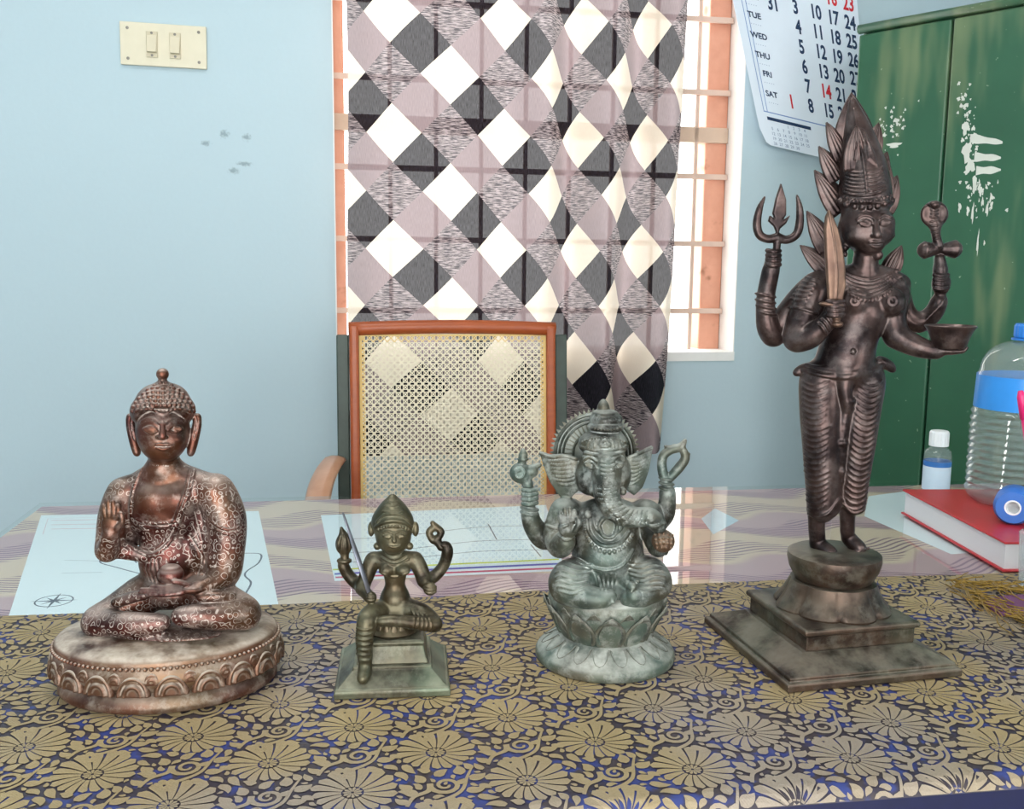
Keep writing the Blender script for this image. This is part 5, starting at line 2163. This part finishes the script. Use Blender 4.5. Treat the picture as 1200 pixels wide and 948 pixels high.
# ------------------------------------------------------------------ standing statue with flame crown
M_dark = bronze('dark_plum_bronze', srgb(38, 29, 30), srgb(76, 60, 57), srgb(160, 148, 144), .4, .2, metal=.75, rough=.29, seed=1.0, film=.14)
M_dbase = bronze('dark_pedestal_bronze', srgb(44, 34, 29), srgb(84, 66, 54), srgb(150, 148, 134), .45, .4, metal=.65, rough=.34, film=.25, seed=7.0, green=srgb(84, 92, 76), green_amt=.45)
cF, cL, cR = (atz(*p, .752) for p in ((915, 815), (830, 730), (1118, 795)))
pc_ = (cL + cR) / 2
DYAW = math.atan2((cR - cF)[1], (cR - cF)[0])
drt = thing('standing_flame_crown_statue', 'tall dark bronze four-armed standing figure with flame crown and trident on a square pedestal', 'statue', T3((pc_[0], pc_[1], ZS)))
HS = .0945
prism_tiers('plinth', [(HS, 0), (HS, .0065), (HS * .985, .008), (HS * .955, .0085), (HS * .955, .0120), (HS * .93, .0135), (HS * .68, .0235), (HS * .66, .0245)], M_dbase, drt, DYAW, cx=.002)
prism_tiers('upper_plinth', [(HS * .635, .024), (HS * .635, .0395), (HS * .675, .041), (HS * .675, .0455), (HS * .655, .0470)], M_dbase, drt, DYAW, cx=.005)
YD = .990
lobe = lambda a, f: 1 + (.13 * abs(math.cos(4 * a)) ** .7 - .08) * (1 - f * .8)
OX = .0065
lathe('lotus_bell', [(0, .0465), (.0565, .0465), (.0575, .049), (.0545, .054), (.0500, .060), (.0460, .068), (.0430, .075), (0, .075)], M_dbase, drt, 96, lobe=lobe, M=T3((OX, 0, 0)) @ Matrix.Rotation(DYAW, 4, 'Z'))
lathe('lotus_disc', [(0, .0745), (.0340, .0745), (.0390, .077), (.0450, .088), (.0475, .098), (.0470, .1035), (.0430, .1055), (0, .1065)], M_dbase, drt, 64, M=T3((OX, 0, 0)))

D = Sculpt(YD, 876, 1146, 112, 662, -62, 40, .00100)
# skirt and legs
D.ell(987, 438, 2, 46, 20, 28, 6)
D.tube([(963, 446, 0, 26), (963, 480, -4, 25), (964, 520, -5, 23), (965, 560, -3, 21), (966, 594, 0, 20)], 8)
D.tube([(1010, 446, 2, 27), (1006, 480, -2, 25), (1003, 520, -3, 22), (1000, 560, -1, 18), (999, 590, 2, 15)], 8)
D.ell(966, 598, 0, 21, 8, 20, 4)
D.ell(1000, 594, 2, 14, 8, 15, 4)
D.ell(978, 618, -2, 12, 26, 30, 5, cut=True, rot=18)
D.tube([(957, 596, 2, 10.5), (957, 618, 8, 9.5), (958, 632, 12, 9)], 3)
D.tube([(957, 637, 13, 9), (966, 643, 5, 8.5), (974, 648, -3, 7.5)], 4)
for i in range(5):
    D.ball(969 + i * 3.8, 653 - i * .9, -10 + abs(i - 1), 3.1 - .25 * i, .8)
D.tube([(993, 588, 4, 10), (993, 612, 9, 8.5), (993, 625, 13, 8)], 3)
D.tube([(994, 630, 16, 8.5), (1001, 637, 9, 8), (1008, 642, 2, 7)], 4)
for i in range(5):
    D.ball(1003 + i * 3.6, 647 - i * 1.1, -4 + abs(i - 1), 2.9 - .25 * i, .8)
# sash knots and middle fall of cloth
D.tube([(992, 436, -24, 9), (990, 456, -26, 8), (993, 478, -24, 7)], 4)
D.tube([(991, 482, -22, 6), (987, 510, -20, 6), (985, 540, -16, 5), (983, 568, -12, 4)], 4)
D.ell(994, 470, -26, 9, 6, 7, 2)
D.ell(986, 519, -22, 8, 5, 6, 2)
D.ell(984, 552, -17, 7, 4.5, 6, 2)
D.tube([(948, 432, 0, 7), (939, 434, 2, 5.5), (933, 437, 2, 3.5)], 3)
D.tube([(1031, 424, 2, 7), (1041, 428, 4, 5.5), (1046, 433, 4, 3.5)], 3)
D.draw([(942, 434), (965, 440), (990, 442), (1015, 437), (1034, 428)], 2.6, 1)
D.draw([(944, 427), (966, 432), (990, 434), (1014, 430), (1032, 421)], 1.8, 1)
for i in range(23):
    y_ = 449 + i * 6.6
    xi = 972 - (i % 8) * .8
    D.draw([(940 + i * .15, y_ - 3), (950, y_ + 2.0), (960, y_ + 2.0), (xi, y_ - 3)], 1.25, .6, r1=.8)
    xr_ = 1034 - i * .88
    D.draw([(xr_, y_ - 4), (xr_ - 8, y_ + 2), (xr_ - 17, y_ + 2), (xr_ - 26, y_ - 5)], 1.25, .6, r1=.8)
D.draw([(945, 601), (958, 606), (972, 600), (984, 584), (990, 592), (1000, 601), (1012, 598)], 1.6, .8)
# trunk
D.tube([(989, 428, 0, 34), (993, 410, 0, 31), (998, 390, 0, 30), (1006, 368, 0, 33)], 8)
D.ell(1012, 345, 3, 44, 25, 25, 8)
D.tube([(968, 333, 6, 14), (1012, 326, 4, 18), (1054, 333, 6, 13)], 8)
D.ell(1003, 355, -19, 17.5, 17.5, 17, 4)
D.ell(1043, 354, -17, 17, 17.5, 17, 4)
for (x_, y_) in ((1002, 353), (1046, 353)):
    D.draw([(x_ + 6 * math.cos(a), y_ + 6 * math.sin(a)) for a in np.linspace(0, 6.28, 10)], .9, .5)
    p_ = D.front([(x_, y_)])[0]
    D.cone(p_, p_ + [0, .001, 0], 2.2, 2.2, 1)
D.ball(1000, 412, -32, 3, 1, cut=True)
D.tube([(1013, 330, 2, 16), (1014, 312, 0, 13.5), (1015, 298, -2, 13)], 5)
# necklaces
for i in range(6):
    D.draw([(984 - i * .6, 314 + i * 3.0), (997, 322 + i * 4.4), (1017, 327 + i * 4.6), (1036, 322 + i * 4.2), (1050 + i * .6, 313 + i * 3.0)], 1.35, .6)
D.beads([(984, 334), (998, 346), (1018, 352), (1038, 345), (1053, 332)], 2.0, 1.1, .4)
D.beads([(1046, 312), (1053, 322), (1058, 334), (1060, 346)], 3.4, 1.0, .6)
# head turned and bowed a little
D.ell(1013, 262, -2, 29, 34, 29, 4)
D.ell(1019, 276, -12, 22, 20, 20, 6)
D.ell(1023, 288, -19, 12, 9, 10, 5)
D.ell(1003, 274, -14, 13, 14, 13, 6)
D.ell(1038, 272, -13, 10, 13, 12, 6)
D.ell(1034, 260, -14, 14, 11, 14, 6)
D.tube([(1026, 258, -31, 2.4), (1027, 267, -35, 3.0), (1028, 275.5, -38, 4.2)], 2)
D.ell(1023.5, 276.5, -34, 3, 2.2, 3, 1)
D.ell(1032, 276, -34, 2.8, 2.2, 3, 1)
face_features(D, ([(1004, 257), (1011, 252.5), (1019, 253), (1025, 257)], [(1030, 256), (1036, 252), (1045, 255)]), ((1014.5, 262, 7.5, 3.2, 4), (1037, 261, 6.5, 3.1, -6)), None, None)
D.draw([(1019, 284), (1024, 282.8), (1027.5, 284), (1031, 282.8), (1035, 284)], 1.5, .5)
D.draw([(1021, 287.5), (1027, 289.2), (1033, 287.5)], 1.7, .6)
D.draw([(1018, 285.8), (1027, 286.3), (1035, 285.6)], .8, .4, cut=True)
D.ell(1029, 299, -16, 6, 6, 6, 2)
D.tube([(988, 262, 0, 5), (987, 274, 0, 5.5), (989, 284, -2, 4.5)], 2)
D.ball(990, 290, -3, 5, 1)
D.ball(990, 298, -2, 3.5, 1)
D.tube([(1044, 262, 4, 4), (1045, 276, 4, 4)], 2)
# crown
D.ell(1014, 239, -2, 32, 6.5, 31, 2)
D.tube([(1014, 234, 2, 30), (1013, 212, 3, 28), (1010, 185, 4, 23), (1006, 158, 5, 16), (1002, 135, 6, 9), (999, 117, 6, 3)], 3)
D.beads([(984, 236), (998, 241), (1014, 243), (1030, 241), (1045, 235)], 4.0, 1.0, .5)
D.beads([(985, 230), (998, 234), (1014, 236), (1030, 234), (1044, 229)], 2.0, 1.0, .4)
for i in range(7):
    D.draw([(988 + i * .6, 225 - i * 4.2), (1000, 228.5 - i * 4.4), (1016, 228.5 - i * 4.4), (1028, 226 - i * 4.3), (1038 - i * .6, 221 - i * 4.2)], 1.5, .6)
for i in range(5):
    D.draw([(996 + i * 1.5, 196 - 2 * i), (1003 + i * .5, 176 - 5 * i), (1012 - i, 164 - 3 * i), (1022 - 2 * i, 176 - 5 * i), (1028 - 2.4 * i, 194 - 2 * i)], 1.2, .6)
D.draw([(1016, 225), (1012, 190), (1006, 160), (1001, 128)], 1.5, .7)
# arms
D.tube([(958, 334, 8, 17), (938, 352, 12, 16), (918, 376, 12, 14.5), (907, 392, 10, 13.5)], 6)
D.tube([(906, 393, 10, 13.5), (899, 380, 4, 12), (897, 352, 0, 10), (901, 328, -3, 9.5), (904, 314, -5, 9)], 5)
D.ell(906, 304, -6, 9.5, 13, 9, 4)
for i in range(4):
    D.tube([(899, 293.5 + i * 5.4, -13, 2.7), (907, 295 + i * 5.4, -17, 2.7), (914, 294 + i * 5.4, -12, 2.5)], .8)
for yy, xx in ((346, 897), (353, 897), (360, 898), (367, 899)):
    D.ell(xx, yy, 0, 13.5, 2.6, 13, 1, rot=10)
D.tube([(955, 342, -4, 17), (942, 372, -10, 16.5), (934, 396, -16, 15.5)], 6)
D.tube([(934, 397, -16, 15.5), (950, 394, -28, 13), (966, 380, -38, 10), (974, 368, -42, 8.5)], 5)
D.ell(979, 361, -44, 12, 13, 9, 4)
for i in range(4):
    D.tube([(970, 353 + i * 5.2, -51, 2.8), (979, 354.5 + i * 5.2, -55, 2.8), (988, 353 + i * 5.2, -50, 2.6)], .8)
for i in range(3):
    D.draw([(958 + 4 * i, 378 - 4 * i), (964 + 4 * i, 384 - 4 * i), (968 + 4 * i, 392 - 4 * i)], 1.8, .6)
for i in range(6):
    D.draw([(927 + 3.4 * i, 350 - 5 * i), (935 + 3.4 * i, 352 - 5 * i), (944 + 3 * i, 352 - 5 * i)], 1.7, .6)
D.draw([(925, 360), (940, 362), (958, 368)], 2.0, .6)
D.tube([(1050, 340, 10, 15), (1060, 368, 14, 13), (1076, 378, 12, 11.5), (1093, 368, 8, 10), (1101, 352, 5, 9)], 5)
D.ell(1103, 332, 3, 11, 15, 10, 4)
for i in range(4):
    D.tube([(1095, 322 + i * 5.2, -5, 2.7), (1103, 323.5 + i * 5.2, -8, 2.7), (1111, 322 + i * 5.2, -4, 2.5)], .8)
for i in range(4):
    D.ell(1084 + 5 * i, 371 - 5.2 * i, 9 - i, 3, 13, 12.5, 1, rot=32 - 4 * i)
D.tube([(1051, 345, -2, 15), (1046, 372, -6, 14.5), (1050, 393, -12, 14)], 6)
D.tube([(1050, 394, -12, 14), (1070, 404, -24, 12), (1088, 410, -33, 9.5), (1100, 411, -37, 8)], 5)
D.ell(1112, 411, -38, 15, 5, 12, 3)
for i in range(4):
    D.tube([(1118, 412 - i * .6, -46 + 5 * i, 3.0), (1128, 411.5 - i * .6, -46 + 5 * i, 2.6), (1133 - abs(i - 1), 408 - i * .6, -46 + 5 * i, 2.0)], .8)
for i in range(3):
    D.ell(1086 + 5 * i, 409 + .5 * i, -32 - i, 2.6, 11.5, 11, 1, rot=-12)
D.build('figure', M_dark, drt)
kD = D.k
del D
# trident
S = Sculpt(YD, 878, 944, 210, 322, -22, 12, .0008)
dt = -8
S.tube([(906, 318, dt, 4), (910, 292, dt, 4.2), (911, 278, dt, 4.5)], 1)
S.tube([(911, 278, dt, 5), (900, 280, dt, 4.5), (890, 275, dt, 4.6), (887, 262, dt, 4.6), (890, 245, dt, 3.6), (896, 231, dt, 1.2)], 1.5)
S.tube([(911, 278, dt, 5), (922, 281, dt, 4.5), (933, 275, dt, 4.6), (937, 262, dt, 4.6), (937, 244, dt, 3.6), (934, 229, dt, 1.2)], 1.5)
S.plate([(915, 214), (921, 234), (921, 252), (917, 258), (926, 252), (921, 262), (914, 268), (911, 278), (907, 266), (900, 259), (902, 252), (907, 256), (905, 250), (909, 232)], dt, 3.4, 1, rnd=2)
S.build('trident', M_dark, drt)
# sword
S = Sculpt(YD, 952, 1002, 238, 392, -64, -34, .0008)
S.plate([(971, 245), (975, 252), (981, 268), (986, 288), (990, 312), (991, 335), (987, 352), (970, 352), (968, 330), (966, 300), (965, 270), (967, 254)], -49, 3.6, 1, bulge=3, rnd=2.5)
S.ell(975, 357, -47, 15, 3.5, 9, 2, rot=4)
S.draw([(972, 250), (978, 285), (981, 320), (980, 350)], 1.0, .5)
S.tube([(979, 356, -48, 5.5), (980, 372, -48, 5.5)], 1)
S.ell(981, 380, -48, 7, 4, 7, 2)
S.build('sword', bronze('brown_blade_bronze', srgb(92, 70, 60), srgb(124, 98, 82), srgb(160, 150, 140), .3, .1, metal=.7, rough=.36, seed=6.0), drt)
# drum with cobra
S = Sculpt(YD, 1074, 1126, 228, 342, -18, 22, .0008)
S.tube([(1102, 336, 2, 6), (1102, 318, 2, 8), (1102, 309, 2, 6), (1101, 302, 2, 5)], 2)
S.cone(S.P(1085, 293, 2), S.P(1101, 292, 2), 10, 5.5, 1)
S.cone(S.P(1101, 292, 2), S.P(1117, 292, 2), 5.5, 10.5, 1)
S.ell(1083, 293, 2, 3, 10.5, 10.5, 1)
S.ell(1119, 292, 2, 3, 11, 11, 1)
S.tube([(1100, 288, -2, 5), (1097, 276, 0, 4.5), (1096, 264, 1, 6)], 2)
S.ell(1095, 251, 1, 16.5, 15.5, 5.5, 5)
S.ell(1095, 240, -4, 7, 5, 7, 2)
S.ell(1087, 249, -5, 6, 9, 3, 2, cut=True)
S.ell(1103, 249, -5, 6, 9, 3, 2, cut=True)
for i in range(9):
    S.draw([(1091, 246 + 4.4 * i), (1095, 247 + 4.4 * i), (1099, 246 + 4.4 * i)], 1.0, .4)
S.build('drum_with_cobra', M_dark, drt)
# offering bowl on the open palm
bw = aty(1113, 396, YD - 40 * kD)
rz_ = lambda py: float(aty(1113, py, YD - 40 * kD)[2] - ZS)
lathe('bowl', [(0, rz_(408)), (17 * kD, rz_(408)), (19 * kD, rz_(405)), (22 * kD, rz_(395)), (26 * kD, rz_(386)), (29 * kD, rz_(382)), (28 * kD, rz_(381)), (23 * kD, rz_(388)), (0, rz_(394))], M_dark, drt, 48, M=T3((bw[0] - pc_[0], bw[1] - pc_[1], 0)))


# flame leaves around the crown and at the shoulders
def flame(bx_, by_, tx, ty, wpx, d, ridges=4, yaw=0, nm='flame_leaf', curl=0.0):
    p, q = aty(bx_, by_, YD + d * kD), aty(tx, ty, YD + d * kD)
    ln = float(np.linalg.norm(q - p))
    me = leaf_mesh(nm, wpx * kD, ln, 4.0 * kD, M_dark, nu=26, nv=14, ridges=ridges * 2, th=.0022, curl=curl, base=.42)
    z = Vector((q - p).tolist()).normalized()
    y = Vector((math.sin(math.radians(yaw)), math.cos(math.radians(yaw)), 0))
    x = y.cross(z).normalized()
    y = z.cross(x).normalized()
    M = Matrix(((x.x, y.x, z.x, p[0] - pc_[0]), (x.y, y.y, z.y, p[1] - pc_[1]), (x.z, y.z, z.z, p[2] - ZS), (0, 0, 0, 1)))
    return place(nm, me, drt, M)


flame(1003, 190, 998, 108, 52, 14)
for b in ((990, 185, 969, 143, 26), (984, 210, 960, 171, 28), (988, 247, 955, 199, 34), (972, 292, 946, 247, 30), (972, 316, 938, 287, 26)):
    flame(*b, 12, 3, -20)
for b in ((1018, 185, 1030, 143, 26), (1026, 212, 1040, 177, 26), (1032, 246, 1052, 205, 32), (1042, 318, 1057, 287, 24)):
    flame(*b, 12, 3, 20)
flame(1006, 200, 1004, 146, 34, -14, 3)
flame(1032, 236, 1040, 186, 26, 0, 3, 30)
